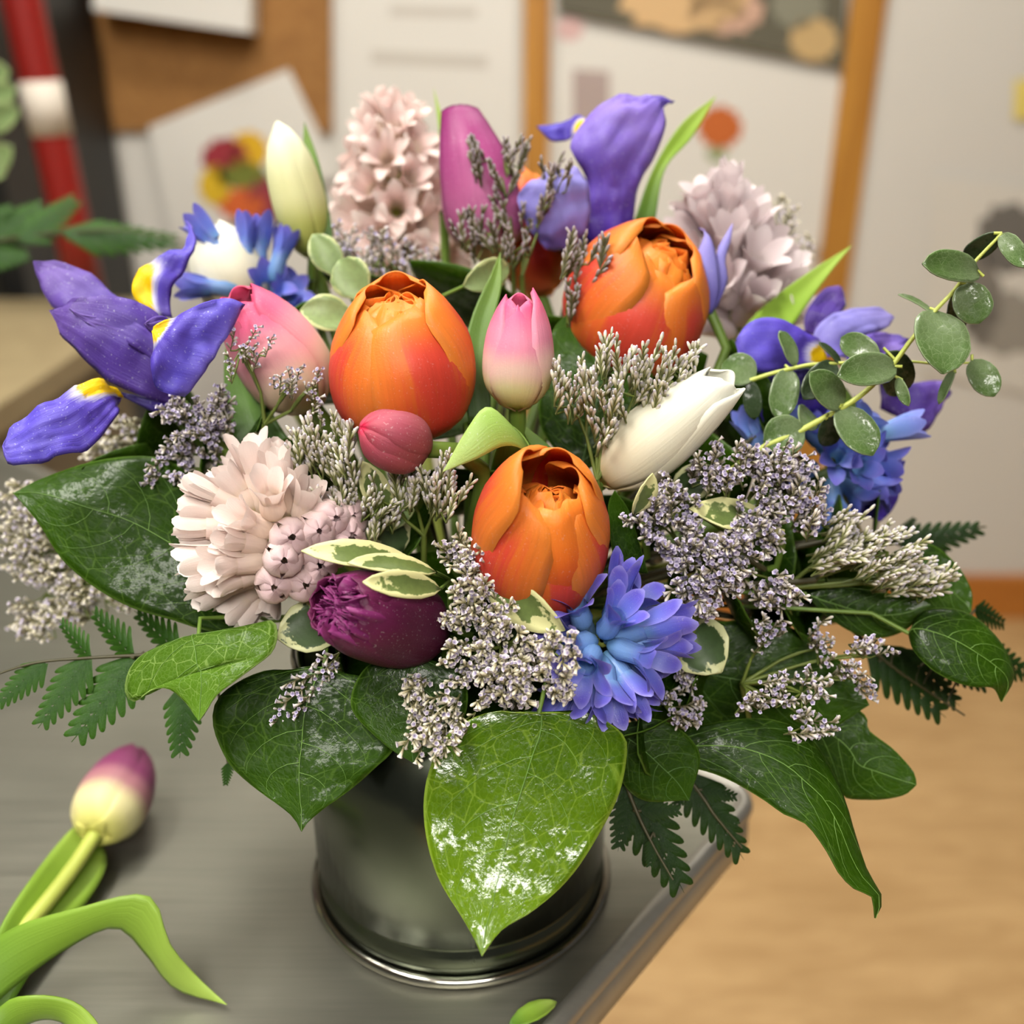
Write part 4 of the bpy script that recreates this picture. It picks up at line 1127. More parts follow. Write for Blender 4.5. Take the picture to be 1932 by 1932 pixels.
tleaf('dark green leaf below the pink cream tulip', [('blade', [(450, 860), (428, 760), (424, 680), (432, 620)], [(560, 850), (515, 780), (470, 690), (432, 620)], 'tleaf', 0.388, 0.392, dict(fold=0.1))])
tleaf('thin lime leaf tip behind the magenta tulip', [('blade', [(838, 400), (832, 300), (826, 230), (818, 165)], [(852, 400), (846, 300), (836, 230), (818, 165)], 'tleaf_lime', 0.455, 0.46, dict(fold=0.1))])
tleaf('dark green leaf between the fallen iris stem and blue hyacinth', [('blade', [(1160, 1080), (1150, 1000), (1148, 950), (1160, 925)], [(1222, 1080), (1205, 1020), (1185, 960), (1160, 925)], 'salal', 0.368, 0.362, dict(fold=0.1))])

# ------------------------------------------------------------------ broad salal leaves
def salal(label, A, B, m, d0, d1, vm='vein', **kw):
    base = P(A[0][0], A[0][1], d0)
    r = thing('salal_leaf', label, 'leaf', base, 'broad salal leaves')
    kw.setdefault('n', 28); kw.setdefault('mm', 16)
    loft('blade', r, A, B, m, d0, d1, veins=0.00022, vm=vm, **kw)
    t = P(A[1][0], A[1][1], d0)
    add_stem(r, base, (P(A[-1][0], A[-1][1], d1) - base), 0.0008, 'stem', 0.012)
    return r
c1b = lambda pts: cr(0, 760, 3.45, pts)
salal('large dark green leaf left of the pale pink hyacinth', c1b([(1560, 1330), (1500, 1000), (1400, 620), (1200, 420), (1000, 340), (750, 345), (500, 392), (250, 485), (90, 590)]),
      c1b([(1560, 1330), (1500, 1490), (1330, 1470), (1130, 1405), (850, 1325), (600, 1190), (380, 1000), (230, 760), (90, 590)]), 'salal', 0.378, 0.372, arc=-0.01, dA=0.012, dB=-0.004, fold=-0.06, ruffle=0.001, rfreq=2)
c5 = lambda pts: cr(0, 1100, 2.3217, pts)
salal('small curled leaf with a drooping point beside the plum tulip', c5([(866, 275), (740, 275), (640, 305), (570, 375), (548, 470), (585, 520), (660, 470), (740, 465), (815, 525), (850, 575), (872, 606)]),
      c5([(866, 275), (960, 232), (1090, 195), (1190, 165), (1216, 215), (1195, 300), (1110, 370), (1030, 430), (950, 492), (905, 560), (872, 606)]), 'salal_mid', 0.350, 0.330, arc=-0.006, dA=0.008, dB=0.006, bulge=0.06)
c6b = lambda pts: cr(380, 1200, 2.247, pts)
salal('dark pointed leaf hanging left of the big glossy leaf', c6b([(520, 130), (280, 140), (80, 240), (40, 380), (100, 525), (200, 630), (320, 712), (390, 770), (425, 828)]),
      c6b([(520, 130), (720, 180), (815, 320), (815, 470), (740, 555), (620, 660), (510, 738), (455, 785), (425, 828)]), 'salal', 0.352, 0.338, arc=-0.002, fold=-0.05, ruffle=0.0008)
salal('big glossy wet leaf hanging in front of the tin vase', c6b([(1430, 330), (1210, 330), (1040, 420), (965, 570), (940, 730), (960, 890), (1010, 1040), (1090, 1170), (1150, 1270), (1190, 1358)]),
      c6b([(1430, 330), (1640, 330), (1790, 420), (1802, 540), (1760, 700), (1670, 870), (1550, 1040), (1400, 1170), (1270, 1245), (1190, 1358)]), 'salal_big', 0.336, 0.3160, arc=0.0040, dA=0.003, dB=0.003, fold=-0.02, n=36, mm=22, ruffle=0.0006)
c7b = lambda pts: cr(1040, 1240, 2.166, pts)
salal('long twisted leaf drooping to a curled point at lower right', c7b([(340, 390), (450, 325), (700, 262), (900, 255), (1050, 320), (1150, 470), (1205, 600), (1240, 720), (1290, 870), (1352, 985), (1322, 1066)]),
      c7b([(340, 390), (540, 442), (700, 490), (850, 572), (950, 642), (1040, 682), (1120, 785), (1180, 890), (1250, 955), (1308, 975), (1322, 1066)]), 'salal', 0.372, 0.345, arc=-0.012, dA=0.012, dB=0.0, bulge=0.06)
salal('dark leaf with a blunt end behind the twisted leaf', c7b([(950, 270), (1080, 200), (1200, 190), (1285, 240), (1300, 300), (1400, 378), (1480, 468), (1492, 522)]),
      c7b([(950, 270), (1080, 400), (1150, 500), (1200, 575), (1300, 586), (1380, 580), (1450, 560), (1492, 522)]), 'salal', 0.385, 0.375, fold=-0.05)
c4b = lambda pts: cr(1140, 760, 2.439, pts)
salal('pointed leaf curling down at the far right of the bouquet', c4b([(1400, 1060), (1470, 960), (1600, 948), (1710, 990), (1810, 1085), (1870, 1190), (1880, 1280), (1825, 1375)]),
      c4b([(1400, 1060), (1425, 1140), (1500, 1222), (1600, 1280), (1700, 1308), (1770, 1308), (1800, 1325), (1825, 1375)]), 'salal', 0.378, 0.372, arc=-0.01, dA=0.01, bulge=0.1)
salal('dark flat leaf under the right caspia, behind the curling leaf', c4b([(930, 880), (1100, 850), (1300, 875), (1450, 900), (1500, 930)]), c4b([(930, 880), (1010, 970), (1140, 1055), (1260, 1085), (1390, 1045), (1500, 930)]), 'salal', 0.388, 0.385, fold=-0.05)
salal('rounded leaf behind the right caspia brush', c4b([(1300, 850), (1380, 700), (1500, 650), (1620, 740), (1690, 860), (1690, 960)]), c4b([(1300, 850), (1400, 950), (1520, 960), (1600, 985), (1660, 985), (1690, 960)]), 'salal', 0.395, 0.39, fold=-0.05)
salal('dark leaf tucked between central pink tulip and upper orange tulip', [(1092, 900), (1020, 800), (1030, 680), (1045, 620), (1075, 588)], [(1092, 900), (1190, 820), (1235, 735), (1205, 660), (1075, 588)], 'salal', 0.392, 0.402, fold=-0.05, vm='vein_dark')
salal('dark leaf hidden between the two hanging leaves at the vase rim', [(800, 1240), (700, 1250), (660, 1330), (720, 1400), (780, 1440)], [(800, 1240), (870, 1270), (880, 1340), (840, 1400), (780, 1440)], 'salal', 0.350, 0.340, fold=-0.05, vm='vein_dark')
salal('dark leaf below the blue hyacinth and right caspia', [(1230, 1250), (1330, 1180), (1480, 1180), (1600, 1260), (1640, 1330)], [(1230, 1250), (1290, 1350), (1400, 1400), (1540, 1390), (1640, 1330)], 'salal', 0.385, 0.38, fold=-0.05, vm='vein_dark')
salal('dark leaf under the big twisted leaf beside the vase', [(1150, 1370), (1250, 1360), (1320, 1420), (1300, 1510)], [(1150, 1370), (1160, 1450), (1210, 1510), (1300, 1510)], 'salal', 0.362, 0.362, fold=-0.05, vm='vein_dark')
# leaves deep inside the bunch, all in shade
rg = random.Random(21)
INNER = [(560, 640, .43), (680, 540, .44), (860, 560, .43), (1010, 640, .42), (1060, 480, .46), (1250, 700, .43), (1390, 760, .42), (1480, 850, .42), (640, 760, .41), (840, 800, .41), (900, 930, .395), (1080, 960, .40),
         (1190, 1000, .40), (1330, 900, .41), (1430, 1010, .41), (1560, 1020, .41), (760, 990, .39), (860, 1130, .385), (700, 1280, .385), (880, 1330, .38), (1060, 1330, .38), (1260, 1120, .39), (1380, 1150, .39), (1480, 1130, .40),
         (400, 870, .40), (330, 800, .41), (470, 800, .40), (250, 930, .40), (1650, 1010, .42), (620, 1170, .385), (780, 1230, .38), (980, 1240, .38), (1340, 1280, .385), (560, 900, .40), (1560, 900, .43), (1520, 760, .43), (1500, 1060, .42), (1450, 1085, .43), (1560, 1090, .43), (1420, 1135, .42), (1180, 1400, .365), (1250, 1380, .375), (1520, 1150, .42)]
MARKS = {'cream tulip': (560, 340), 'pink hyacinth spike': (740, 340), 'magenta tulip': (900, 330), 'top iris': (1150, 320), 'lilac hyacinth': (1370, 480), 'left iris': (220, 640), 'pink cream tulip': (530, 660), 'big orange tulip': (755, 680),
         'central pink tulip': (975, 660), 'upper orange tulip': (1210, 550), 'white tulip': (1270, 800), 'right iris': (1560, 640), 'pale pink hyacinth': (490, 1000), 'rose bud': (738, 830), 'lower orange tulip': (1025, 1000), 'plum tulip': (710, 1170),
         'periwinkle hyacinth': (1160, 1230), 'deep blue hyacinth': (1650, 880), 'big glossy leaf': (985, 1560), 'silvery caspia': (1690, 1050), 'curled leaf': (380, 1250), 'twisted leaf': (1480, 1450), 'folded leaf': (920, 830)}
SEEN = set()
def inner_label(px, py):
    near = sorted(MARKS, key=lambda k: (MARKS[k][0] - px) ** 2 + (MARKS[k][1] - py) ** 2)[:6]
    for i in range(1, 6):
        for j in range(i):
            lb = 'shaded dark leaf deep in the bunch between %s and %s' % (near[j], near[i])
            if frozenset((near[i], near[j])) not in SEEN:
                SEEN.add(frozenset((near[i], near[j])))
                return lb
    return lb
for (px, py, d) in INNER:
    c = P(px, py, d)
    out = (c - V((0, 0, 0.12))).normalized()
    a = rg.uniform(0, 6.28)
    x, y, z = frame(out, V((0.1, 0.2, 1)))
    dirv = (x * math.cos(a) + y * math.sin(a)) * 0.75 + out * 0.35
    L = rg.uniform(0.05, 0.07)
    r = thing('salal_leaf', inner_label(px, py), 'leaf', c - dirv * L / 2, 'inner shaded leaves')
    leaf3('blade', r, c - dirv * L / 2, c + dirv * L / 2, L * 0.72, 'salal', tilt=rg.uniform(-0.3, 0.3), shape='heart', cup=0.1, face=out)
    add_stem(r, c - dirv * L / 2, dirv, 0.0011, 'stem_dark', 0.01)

# ------------------------------------------------------------------ variegated foliage
def sprig(label, leaves, root_px, m_stem='stem'):
    b = P(*root_px)
    r = thing('variegated_sprig', label, 'foliage', b, 'cream edged foliage sprigs')
    mb = MB()
    for (bx, by, bd, tx, ty, td, w, m, tilt) in leaves:
        bb, tt_ = P(bx, by, bd), P(tx, ty, td)
        leaf3('leaf', r, bb, tt_, w * bd / FPX, m, tilt=tilt, bend=0.06, shape='oval')
        mb.tube(spline([b, (b + bb) / 2 - TOCAM * 0.002, bb], 5), 0.0007, 5)
    part('twig', mb, M['stem'], r)
    add_stem(r, b, V((0, -0.2, 1)), 0.0014, m_stem, 0.015)
    return r
sprig('grey green sprig with cream edges lying over the plum tulip', [(805, 1082, .345, 568, 1040, .328, 66, 'varieg', 0.75), (822, 1080, .34, 655, 1062, .325, 44, 'varieg', 0.7), (830, 1112, .335, 684, 1098, .318, 52, 'varieg', 0.3)], (850, 1095, 0.36))
sprig('dark mottled leaf left of the plum tulip', [(650, 1165, .362, 522, 1205, .352, 100, 'varieg_dark', 0.25)], (670, 1170, 0.372))
sprig('olive leaf with cream edge beside the blue hyacinth', [(910, 1075, .345, 1066, 1190, .335, 84, 'varieg', 0.45), (925, 1100, .355, 990, 1260, .35, 60, 'varieg_dark', 0.3)], (900, 1085, 0.37))
sprig('round cream edged leaf right of the blue hyacinth', [(1290, 1180, .372, 1362, 1268, .36, 112, 'varieg_dark', 0.1)], (1280, 1170, 0.38))
sprig('cream edged leaf pair under the rose bud', [(735, 990, .365, 678, 868, .355, 58, 'varieg', 0.4), (725, 1000, .372, 790, 900, .366, 70, 'greyleaf', -0.2), (760, 1040, .375, 700, 940, .37, 80, 'varieg_dark', 0.1)], (745, 1040, 0.385))
sprig('cream edged leaves below the white tulip', [(1195, 970, .352, 1232, 893, .345, 46, 'varieg', 0.6), (1230, 980, .36, 1265, 905, .35, 34, 'varieg', 0.9), (1270, 930, .37, 1345, 880, .365, 70, 'varieg_dark', 0.2)], (1215, 1000, 0.375))
sprig('olive leaf under the right caspia', [(1470, 1005, .368, 1300, 960, .358, 70, 'varieg', 0.5), (1430, 1010, .37, 1480, 1000, .36, 40, 'varieg', 0.6)], (1480, 1010, 0.38))
sprig('grey green leaves left of the large orange tulip', [(668, 605, .40, 566, 585, .395, 72, 'greyleaf', 0.2), (640, 520, .42, 590, 442, .418, 60, 'greyleaf', 0.1), (690, 560, .41, 640, 490, .41, 80, 'greyleaf', -0.2), (875, 540, .40, 960, 500, .41, 60, 'greyleaf', 0.4)], (690, 620, 0.415))

# ------------------------------------------------------------------ eucalyptus
def euc(label, stempx, d0, d1, leaves, sr):
    pts = [P(x, y, d0 + (d1 - d0) * i / (len(stempx) - 1)) for i, (x, y) in enumerate(stempx)]
    r = thing('eucalyptus_branch', label, 'eucalyptus', pts[0], 'eucalyptus branches')
    sp = spline(pts, 40)
    mb = MB(); mb.tube(sp, [sr * (1 - 0.55 * i / 40) for i in range(41)], 8); part('branch', mb, M['stem_lime'], r)
    add_stem(r, pts[0], pts[1] - pts[0], sr, 'stem_lime', 0.03)
    for (bx, by, tx, ty, w, m, tilt, dd) in leaves:
        (bx, by), (tx, ty) = c6([(bx, by), (tx, ty)])
        t = min(max((bx - stempx[0][0]) / (stempx[-1][0] - stempx[0][0]), 0), 1)
        d = d0 + (d1 - d0) * t
        bb = P(bx, by, d)
        leaf3('leaf', r, bb, P(tx, ty, d + dd), w / 2.875 * d / FPX * 1.05, m, tilt=tilt, cup=0.1, bend=0.04, shape='round', n=12, mm=8)
        k = min(sp, key=lambda s: (s - bb).length)
        mb = MB(); mb.tube([k, k.lerp(bb, 0.6), bb + (bb - k).normalized() * 0.002 if (bb - k).length > 1e-5 else bb], 0.0006, 5); part('leaf_stalk', mb, M['stem_lime'], r)
    return r
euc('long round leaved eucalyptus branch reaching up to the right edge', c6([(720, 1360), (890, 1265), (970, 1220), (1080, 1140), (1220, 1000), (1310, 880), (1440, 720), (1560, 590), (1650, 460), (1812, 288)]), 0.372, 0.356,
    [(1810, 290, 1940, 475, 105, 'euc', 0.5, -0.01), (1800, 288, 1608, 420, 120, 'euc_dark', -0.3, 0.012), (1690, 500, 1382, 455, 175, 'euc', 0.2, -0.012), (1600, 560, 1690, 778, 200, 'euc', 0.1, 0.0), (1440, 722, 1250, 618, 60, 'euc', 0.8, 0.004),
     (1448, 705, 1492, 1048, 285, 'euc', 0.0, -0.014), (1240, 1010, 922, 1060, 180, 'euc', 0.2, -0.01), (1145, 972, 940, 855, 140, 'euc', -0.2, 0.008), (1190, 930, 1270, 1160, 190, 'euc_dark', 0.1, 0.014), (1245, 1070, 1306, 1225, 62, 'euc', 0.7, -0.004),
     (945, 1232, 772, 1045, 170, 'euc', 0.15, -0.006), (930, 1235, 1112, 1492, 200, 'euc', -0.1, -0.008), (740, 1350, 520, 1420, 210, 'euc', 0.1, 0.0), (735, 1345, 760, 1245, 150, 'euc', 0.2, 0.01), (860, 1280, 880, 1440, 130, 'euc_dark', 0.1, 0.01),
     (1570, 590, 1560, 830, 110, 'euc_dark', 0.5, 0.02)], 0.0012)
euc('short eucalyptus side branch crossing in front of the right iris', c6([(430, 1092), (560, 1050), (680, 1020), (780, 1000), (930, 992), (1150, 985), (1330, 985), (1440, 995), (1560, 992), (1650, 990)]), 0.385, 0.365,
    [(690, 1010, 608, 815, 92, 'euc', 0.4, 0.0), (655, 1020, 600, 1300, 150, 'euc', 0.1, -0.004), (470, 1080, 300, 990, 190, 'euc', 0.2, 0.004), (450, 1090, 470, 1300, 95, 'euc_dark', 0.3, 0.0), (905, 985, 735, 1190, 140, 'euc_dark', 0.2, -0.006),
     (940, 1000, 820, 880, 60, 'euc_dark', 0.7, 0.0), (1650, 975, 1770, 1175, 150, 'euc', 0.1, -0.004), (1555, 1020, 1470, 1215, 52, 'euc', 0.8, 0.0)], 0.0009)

# ------------------------------------------------------------------ ferns
def pinna_mesh(name, n, m, curl=0.0):
    """unit length along x, lobes to both sides, lies in xy, faces +z"""
    mb = MB()
    mb.grid([[V((t, 0.035 * s * (1 - t), -0.02 * abs(s))) for s in (-1, 0, 1)] for t in (0, 0.25, 0.5, 0.75, 0.97)])
    for i in range(n):
        t = 0.03 + 0.90 * i / n
        ln = 0.36 * (1 - 0.85 * t ** 1.3) + 0.05
        for sg in (-1, 1):
            a = math.radians(48 - 10 * t) * sg
            dx, dy = math.cos(a), math.sin(a)
            b = V((t + (0.02 if sg > 0 else 0), 0, 0.0))
            rows = []
            for k, (f, w) in enumerate([(0, 1.6), (0.35, 1.3), (0.65, 1.0), (0.86, 0.8), (0.96, 0.5), (1.0, 0.15)]):
                c = b + V((dx, dy, 0)) * ln * f
                wd_ = 0.34 / n * w * (1 - 0.3 * t)
                rows.append([c + V((-dy, dx, 0)) * wd_ * s + V((0, 0, 0.02 * (1 - s * s) - 0.05 * f * f * ln / 0.3 )) for s in (-1, 0, 1)])
            mb.grid(rows, False, lambda u, v: (u, 0.3 + 0.6 * v))
    return mb.mesh(name, M[m])
PIN = {'fern': pinna_mesh('pinna', 7, 'fern'), 'fern_dark': pinna_mesh('pinna', 7, 'fern_dark')}
def fern(label, rachis, d0, d1, pinnae, m, stem=True, group='leatherleaf fern fronds', far=None):
    f = (lambda x, y, d: P(x, y, d))
    pts = [f(x, y, d0 + (d1 - d0) * i / (len(rachis) - 1)) for i, (x, y) in enumerate(rachis)]
    r = thing('fern_frond', label, 'fern', pts[0], group)
    sp = spline(pts, 20)
    mb = MB(); mb.tube(sp, [0.0009 * (1 - 0.6 * i / 20) * (d0 / 0.36) for i in range(21)], 5)
    for (bx, by, tx, ty, dd, w, tilt) in pinnae:
        t = min(max((bx - rachis[0][0]) / ((rachis[-1][0] - rachis[0][0]) or 1), 0), 1)
        d = d0 + (d1 - d0) * t
        b, e = P(bx, by, d), P(tx, ty, d + dd)
        L = (e - b).length
        ax = (e - b) / L
        k = min(sp, key=lambda q: (q - b).length)
        if (k - b).length > 0.001: mb.tube(spline([k, (k + b) / 2 - ax * 0.002, b], 5), 0.0005, 4)
        x, y, z = frame(ax, TOCAM * math.cos(tilt) + UP * math.sin(tilt))
        o = link('pinna', PIN[m], r)
        R3 = Matrix((ax, ax.cross(-x) * -1, x)).transposed().to_4x4()
        o.matrix_local = Matrix.Translation(b - r.location) @ R3 @ Matrix.Diagonal((L, L * w, L * 0.8, 1))
    part('rachis', mb, M['stem_dark'], r)
    if stem:
        add_stem(r, pts[0], pts[0] - pts[1], 0.0010, 'stem_dark', -0.01)
    return r
fern('fern frond spreading over the table at lower left', [(470, 1205), (370, 1230), (270, 1236), (160, 1242), (60, 1252), (-40, 1285)], 0.372, 0.36,
     [(262, 1240, 130, 1405, -0.012, 0.95, 0.3), (165, 1243, 68, 1378, -0.010, 0.9, 0.3), (85, 1250, -12, 1335, -0.006, 0.9, 0.3), (350, 1290, 338, 1435, -0.010, 0.95, 0.2), (250, 1236, 170, 1150, 0.012, 0.75, -0.2), (340, 1230, 250, 1150, 0.012, 0.8, -0.2), (420, 1215, 350, 1130, 0.010, 0.8, -0.2),
      (430, 1440, 425, 1485, 0.0, 0.9, 0.2), (170, 1240, 110, 1170, 0.012, 0.7, -0.2)], 'fern')
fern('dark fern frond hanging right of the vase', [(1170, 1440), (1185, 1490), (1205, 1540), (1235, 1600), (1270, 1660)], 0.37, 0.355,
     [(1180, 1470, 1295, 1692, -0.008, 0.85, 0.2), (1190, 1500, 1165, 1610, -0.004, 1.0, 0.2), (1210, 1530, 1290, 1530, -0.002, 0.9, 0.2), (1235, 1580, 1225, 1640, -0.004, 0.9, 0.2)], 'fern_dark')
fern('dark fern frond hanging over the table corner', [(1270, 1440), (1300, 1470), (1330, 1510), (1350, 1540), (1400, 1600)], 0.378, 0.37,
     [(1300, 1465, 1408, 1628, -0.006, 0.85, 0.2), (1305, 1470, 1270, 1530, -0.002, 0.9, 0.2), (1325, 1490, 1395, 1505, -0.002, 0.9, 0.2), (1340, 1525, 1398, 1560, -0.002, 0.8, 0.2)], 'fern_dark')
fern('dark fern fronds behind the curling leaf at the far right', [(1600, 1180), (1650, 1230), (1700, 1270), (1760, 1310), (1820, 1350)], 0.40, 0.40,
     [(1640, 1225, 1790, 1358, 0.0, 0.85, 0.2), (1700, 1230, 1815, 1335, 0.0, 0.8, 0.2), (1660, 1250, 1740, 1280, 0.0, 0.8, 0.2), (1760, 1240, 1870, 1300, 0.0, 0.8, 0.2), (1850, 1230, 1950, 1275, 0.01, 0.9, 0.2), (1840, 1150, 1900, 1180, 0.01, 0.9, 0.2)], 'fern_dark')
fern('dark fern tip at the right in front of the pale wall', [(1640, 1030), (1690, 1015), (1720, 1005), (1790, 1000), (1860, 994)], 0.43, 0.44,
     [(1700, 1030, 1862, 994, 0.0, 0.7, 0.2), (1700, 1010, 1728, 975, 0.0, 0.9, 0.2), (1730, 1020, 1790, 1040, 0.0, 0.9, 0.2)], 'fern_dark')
fern('blurred green fern reaching in from the left edge', [(-160, 500), (0, 455), (120, 440), (240, 435), (345, 455)], 0.66, 0.62,
     [(-60, 470, 90, 385, 0.0, 0.9, 0.2), (40, 455, 150, 370, 0.0, 0.9, 0.2), (120, 440, 345, 455, 0.0, 0.55, 0.2), (-40, 490, 60, 480, 0, 0.9, 0.2), (-60, 430, 30, 390, 0, 0.9, 0.2)], 'fern', stem=False, group=None)
r = thing('houseplant', 'blurred pale green plant leaves at the far left edge', 'plant', P(-40, 330, 0.9))
mb = MB(); mb.tube(spline([P(-60, 700, 0.9), P(-30, 330, 0.9), P(-20, 150, 0.9)], 10), 0.003, 6); part('stem', mb, M['stem'], r)
for (x0, y0, x1, y1) in [(-30, 330, 22, 275), (-30, 240, 36, 205), (-30, 200, 30, 165), (-25, 150, 18, 135), (-30, 300, 10, 330)]:
    leaf3('leaf', r, P(x0, y0, 0.9), P(x1, y1, 0.88), 0.024, 'greyleaf', 0.3)

# ------------------------------------------------------------------ caspia
def calyx(mb, p, d, L, r0, r1, v0, v1, star=False, sides=5):
    x, y, z = frame(d, V((0.31, 0.5, 0.8)))
    prof = [(0, r0 * 0.6, v0), (0.35, r0, v0 + (v1 - v0) * 0.35), (0.8, r1 * 0.92, v0 + (v1 - v0) * 0.8), (1.0, r1 * (1.5 if star else 0.55), v1)]
    base = len(mb.v)
    rows = [[p + z * (L * t) + (x * math.cos(2 * math.pi * k / sides) + y * math.sin(2 * math.pi * k / sides)) * rr for k in range(sides)] for t, rr, _ in prof]
    vs_ = [q[2] for q in prof]
    mb.grid(rows, True, lambda u, v: (u, vs_[min(3, int(round(v * 3)))]))
    top = [q - z * (L * (0.12 if star else -0.05)) * 0 for q in rows[-1]]
    c = p + z * (L * (0.8 if star else 1.05))
    for k in range(sides):
        o = len(mb.v)
        mb.v.extend([top[k], top[(k + 1) % sides], c])
        mb.f.append((o, o + 1, o + 2))
        e = 1.0 if star else v1
        mb.uv += [(0, v1), (0, v1), (0, e)]
        mb.mi.append(0)

def spikelet(kind, m, seed):
    rg = random.Random(seed)
    mb = MB()
    if kind == 'brush':
        L = 0.0125
        mb.tube([V((0, 0, 0)), V((0, 0, L))], [0.0004, 0.0003], 4, lambda u, v: (0, 0.02))
        n = 9
        for i in range(n):
            t = 0.12 + 0.88 * i / (n - 1)
            a = (i % 2) * math.pi + rg.uniform(-0.9, 0.9)
            d = V((math.cos(a) * 0.38, math.sin(a) * 0.38, 1)).normalized()
            calyx(mb, V((0, 0, L * t * 0.85)), d, rg.uniform(0.0036, 0.0052), 0.00048, 0.00072, 0.05, rg.uniform(0.72, 0.9))
    else:
        L = 0.010
        mb.tube([V((0, 0, 0)), V((0, 0, L))], [0.0003, 0.00025], 4, lambda u, v: (0, 0.02))
        n = 9
        for i in range(n):
            t = 0.1 + 0.9 * i / (n - 1)
            a = rg.uniform(0, 6.28)
            d = V((math.cos(a) * 0.9, math.sin(a) * 0.9, 0.75)).normalized()
            st = rg.random() < 0.62
            calyx(mb, V((0, 0, L * t)) + d * 0.0003, d, rg.uniform(0.0024, 0.0034), 0.00045, 0.00068, 0.1, 0.86 if st else rg.uniform(0.55, 0.8), star=st)
    return mb.mesh('spikelet', M[m])
SPK = {k: [spikelet(kd, m, s) for s in range(4)] for k, (kd, m) in {'brush': ('brush', 'cas_brush'), 'star': ('star', 'cas_star'), 'lilac': ('star', 'cas_lilac'), 'brown': ('brush', 'cas_brown')}.items()}

def caspia(label, root_px, regions, kind, updir=None, cam=0.35, scale=1.0, stem_m='cas_stem', seed=0):
    """regions: (cx, cy, rx, ry, depth, number of spikelets)"""
    rg = random.Random(seed * 31 + 5)
    root = P(*root_px)
    r = thing('caspia_sprig', label, 'caspia', root, 'caspia sprigs')
    mb = MB()
    for (cx, cy, rx, ry, d, n) in regions:
        cen = P(cx, cy, d)
        node = root.lerp(cen, 0.45) + TOCAM * -0.004
        mb.tube(spline([root, root.lerp(node, 0.5), node], 4), [0.0009, 0.0008, 0.0007, 0.0007, 0.0006], 5)
        nsub = max(2, n // 6)
        subs = []
        for k in range(nsub):
            a = rg.uniform(0, 6.28); q = math.sqrt(rg.random()) * 0.75
            s = P(cx + rx * q * math.cos(a), cy + ry * q * math.sin(a), d + rg.uniform(0.004, 0.012))
            s = node.lerp(s, 0.8)
            subs.append(s)
            mb.tube(spline([node, node.lerp(s, 0.5) + V((0, 0, 0.001)), s], 4), [0.0006, 0.0006, 0.0005, 0.0005, 0.0004], 4)
        for k in range(n):
            a = rg.uniform(0, 6.28); q = math.sqrt(rg.random())
            dd = rg.uniform(-0.006, 0.006)
            tip = P(cx + rx * q * math.cos(a), cy + ry * q * math.sin(a), d + dd)
            s = min(subs, key=lambda w: (w - tip).length)
            dv = (tip - s).normalized() if (tip - s).length > 1e-6 else UP.copy()
            if updir is not None:
                uu = RT * updir[0] + UP * updir[1]
                dv = (dv * 0.35 + uu * 1.0 + V((rg.uniform(-.25, .25), rg.uniform(-.25, .25), rg.uniform(-.25, .25)))).normalized()
            dv = (dv + TOCAM * cam + V((rg.uniform(-.3, .3), rg.uniform(-.3, .3), rg.uniform(-.2, .3)))).normalized()
            sc = scale * rg.uniform(0.8, 1.15)
            b = tip - dv * 0.010 * sc
            mb.tube([s, s.lerp(b, 0.5) + V((0, 0, -0.0006)), b], [0.0004, 0.0004, 0.0003], 4)
            X, Y, Z = frame(dv, V((rg.uniform(-1, 1), rg.uniform(-1, 1), rg.uniform(-1, 1))))
            o = link('spikelet', rg.choice(SPK[kind]), r)
            o.matrix_local = Matrix.Translation(b - r.location) @ Matrix((X, Y, Z)).transposed().to_4x4() @ Matrix.Scale(sc, 4)
    part('branch', mb, M[stem_m], r)
    add_stem(r, root, V((0, -0.15, 1)), 0.0011, stem_m, 0.02)
    return r

caspia('caspia fan with upright lilac tipped buds left of the white tulip', (1126, 905, 0.365), [(1085, 715, 40, 55, 0.352, 16), (1160, 700, 45, 60, 0.350, 20), (1235, 700, 35, 45, 0.352, 14), (1290, 690, 30, 40, 0.356, 9), (1130, 800, 40, 40, 0.355, 8)], 'brush', (0.1, 1.0), 0.25, seed=1)
caspia('caspia fan with upright buds between pale pink hyacinth and rose bud', (705, 985, 0.368), [(580, 845, 42, 45, 0.350, 18), (645, 840, 36, 55, 0.350, 18), (640, 920, 45, 40, 0.352, 14)], 'brush', (-0.1, 1.0), 0.3, seed=2)
caspia('caspia fan with upright buds right below the rose bud', (800, 1010, 0.365), [(840, 905, 50, 45, 0.345, 20), (770, 910, 35, 40, 0.348, 12), (720, 950, 35, 45, 0.350, 10)], 'brush', (0.2, 1.0), 0.3, seed=3)
caspia('dark caspia sprig in front of the magenta tulip', (968, 480, 0.425), [(905, 285, 35, 30, 0.412, 7), (955, 300, 45, 40, 0.412, 9), (900, 430, 45, 30, 0.414, 9), (945, 400, 20, 40, 0.414, 4)], 'brown', (-0.1, 1.0), 0.1, seed=4)
caspia('caspia sprig in front of the periwinkle iris petal', (985, 520, 0.42), [(1050, 330, 30, 50, 0.408, 9), (1000, 400, 30, 40, 0.41, 4), (985, 455, 40, 22, 0.408, 6)], 'brown', (0.15, 1.0), 0.1, seed=5)
caspia('caspia sprig touching the upper orange tulip', (1072, 610, 0.40), [(1100, 480, 50, 40, 0.388, 12), (1070, 560, 28, 22, 0.388, 4)], 'brown', (0.1, 1.0), 0.2, seed=6)
caspia('blurred caspia at the foot of the tall pink hyacinth', (700, 600, 0.44), [(720, 480, 70, 50, 0.43, 16), (640, 470, 45, 50, 0.43, 10), (790, 490, 40, 50, 0.44, 9)], 'lilac', (0, 1.0), 0.2, seed=7)
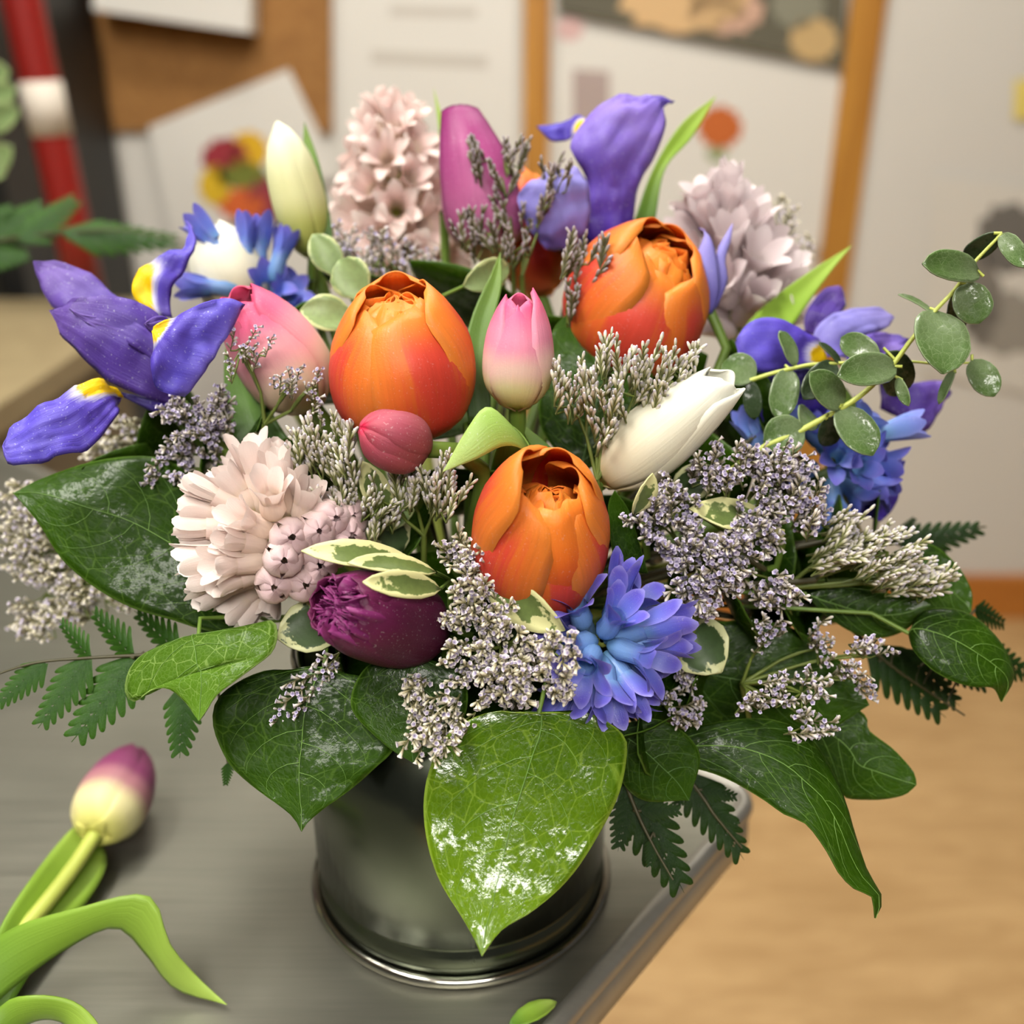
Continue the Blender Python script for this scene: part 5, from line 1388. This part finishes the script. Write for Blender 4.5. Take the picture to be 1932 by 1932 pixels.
caspia('thin caspia sprig over the pink cream tulip', (500, 800, 0.375), [(470, 660, 55, 45, 0.358, 9), (545, 710, 35, 30, 0.356, 6), (600, 740, 25, 50, 0.36, 6)], 'lilac', (0.1, 0.8), 0.2, 0.75, seed=8)
caspia('grey lilac caspia under the left iris', (450, 880, 0.39), [(380, 800, 55, 45, 0.372, 26), (320, 760, 35, 35, 0.372, 10), (410, 760, 30, 40, 0.372, 9), (310, 895, 40, 25, 0.374, 8), (350, 850, 70, 35, 0.378, 16)], 'lilac', None, 0.5, 0.95, seed=9)
caspia('pale blurred caspia reaching out at the left edge', (330, 1060, 0.41), [(60, 960, 70, 60, 0.42, 30), (90, 1060, 90, 50, 0.42, 36), (150, 1130, 70, 50, 0.42, 26), (60, 1150, 40, 60, 0.425, 16), (20, 1010, 30, 70, 0.42, 14), (250, 820, 60, 40, 0.42, 16), (200, 850, 60, 30, 0.43, 12), (270, 1110, 60, 40, 0.41, 12)], 'star', (-0.8, 0.0), 0.2, 1.05, seed=10)
caspia('dense cream caspia between plum tulip and blue hyacinth', (940, 1180, 0.37), [(900, 1070, 50, 55, 0.342, 22), (900, 1150, 70, 60, 0.338, 34), (960, 1210, 75, 50, 0.336, 30), (900, 1250, 70, 50, 0.338, 30), (1010, 1290, 75, 45, 0.333, 30), (950, 1320, 60, 30, 0.336, 14), (870, 1040, 40, 40, 0.345, 8), (1060, 1230, 40, 45, 0.322, 9)], 'star', None, 0.8, seed=11)
caspia('cream caspia tip hanging beside the big glossy leaf', (840, 1290, 0.36), [(810, 1350, 45, 40, 0.336, 16), (800, 1420, 45, 28, 0.334, 10), (860, 1390, 30, 30, 0.334, 8), (785, 1300, 25, 40, 0.34, 7)], 'star', (-0.2, -0.5), 0.6, seed=12)
caspia('small shaded caspia hanging below the plum tulip', (640, 1260, 0.365), [(560, 1320, 45, 40, 0.347, 12), (610, 1265, 25, 25, 0.35, 5), (525, 1350, 20, 30, 0.347, 5)], 'lilac', (-0.5, -0.6), 0.4, 0.9, seed=13)
caspia('caspia cluster just right of the white tulip base', (1380, 1010, 0.375), [(1370, 870, 60, 40, 0.355, 24), (1460, 860, 50, 40, 0.356, 20), (1500, 900, 45, 60, 0.358, 24), (1530, 940, 40, 50, 0.358, 18), (1250, 925, 40, 30, 0.352, 10)], 'lilac', (0.1, 0.8), 0.5, seed=14)
caspia('wide grey lilac caspia right of the blue hyacinth', (1330, 1060, 0.38), [(1220, 980, 45, 50, 0.355, 16), (1290, 970, 40, 45, 0.355, 16), (1300, 1040, 60, 45, 0.352, 26), (1390, 1060, 60, 50, 0.352, 28), (1440, 960, 50, 50, 0.356, 18), (1330, 1110, 70, 40, 0.352, 22), (1480, 1120, 60, 35, 0.355, 14), (1430, 1010, 55, 40, 0.354, 16)], 'lilac', None, 0.8, seed=15)
caspia('silvery caspia brush pointing right over the dark leaves', (1480, 1110, 0.385), [(1620, 1010, 60, 50, 0.368, 30), (1690, 1050, 60, 50, 0.368, 32), (1740, 1090, 55, 35, 0.37, 22), (1590, 1040, 35, 35, 0.366, 12), (1770, 1100, 30, 20, 0.372, 8)], 'brush', (0.75, 0.45), 0.2, seed=16)
caspia('sparse lilac caspia over the twisted leaf', (1400, 1290, 0.375), [(1520, 1290, 60, 40, 0.352, 12), (1430, 1325, 35, 20, 0.35, 6), (1540, 1365, 50, 22, 0.348, 8), (1620, 1290, 40, 40, 0.358, 8), (1650, 1220, 40, 25, 0.36, 6), (1570, 1200, 30, 45, 0.362, 6), (1450, 1190, 40, 30, 0.36, 6)], 'lilac', (0.4, 0.1), 0.5, 0.9, seed=17)
caspia('shaded caspia on the leaf right of the blue hyacinth', (1300, 1260, 0.378), [(1280, 1340, 55, 40, 0.36, 12), (1300, 1280, 30, 25, 0.362, 5), (1320, 1150, 30, 20, 0.352, 6)], 'lilac', None, 0.4, 0.85, seed=18)
caspia('blurred pale caspia behind the lilac hyacinth', (1430, 620, 0.47), [(1450, 420, 60, 50, 0.48, 24), (1490, 470, 50, 40, 0.48, 14), (1400, 390, 40, 30, 0.48, 8)], 'star', (0.2, 1.0), 0.1, seed=19)
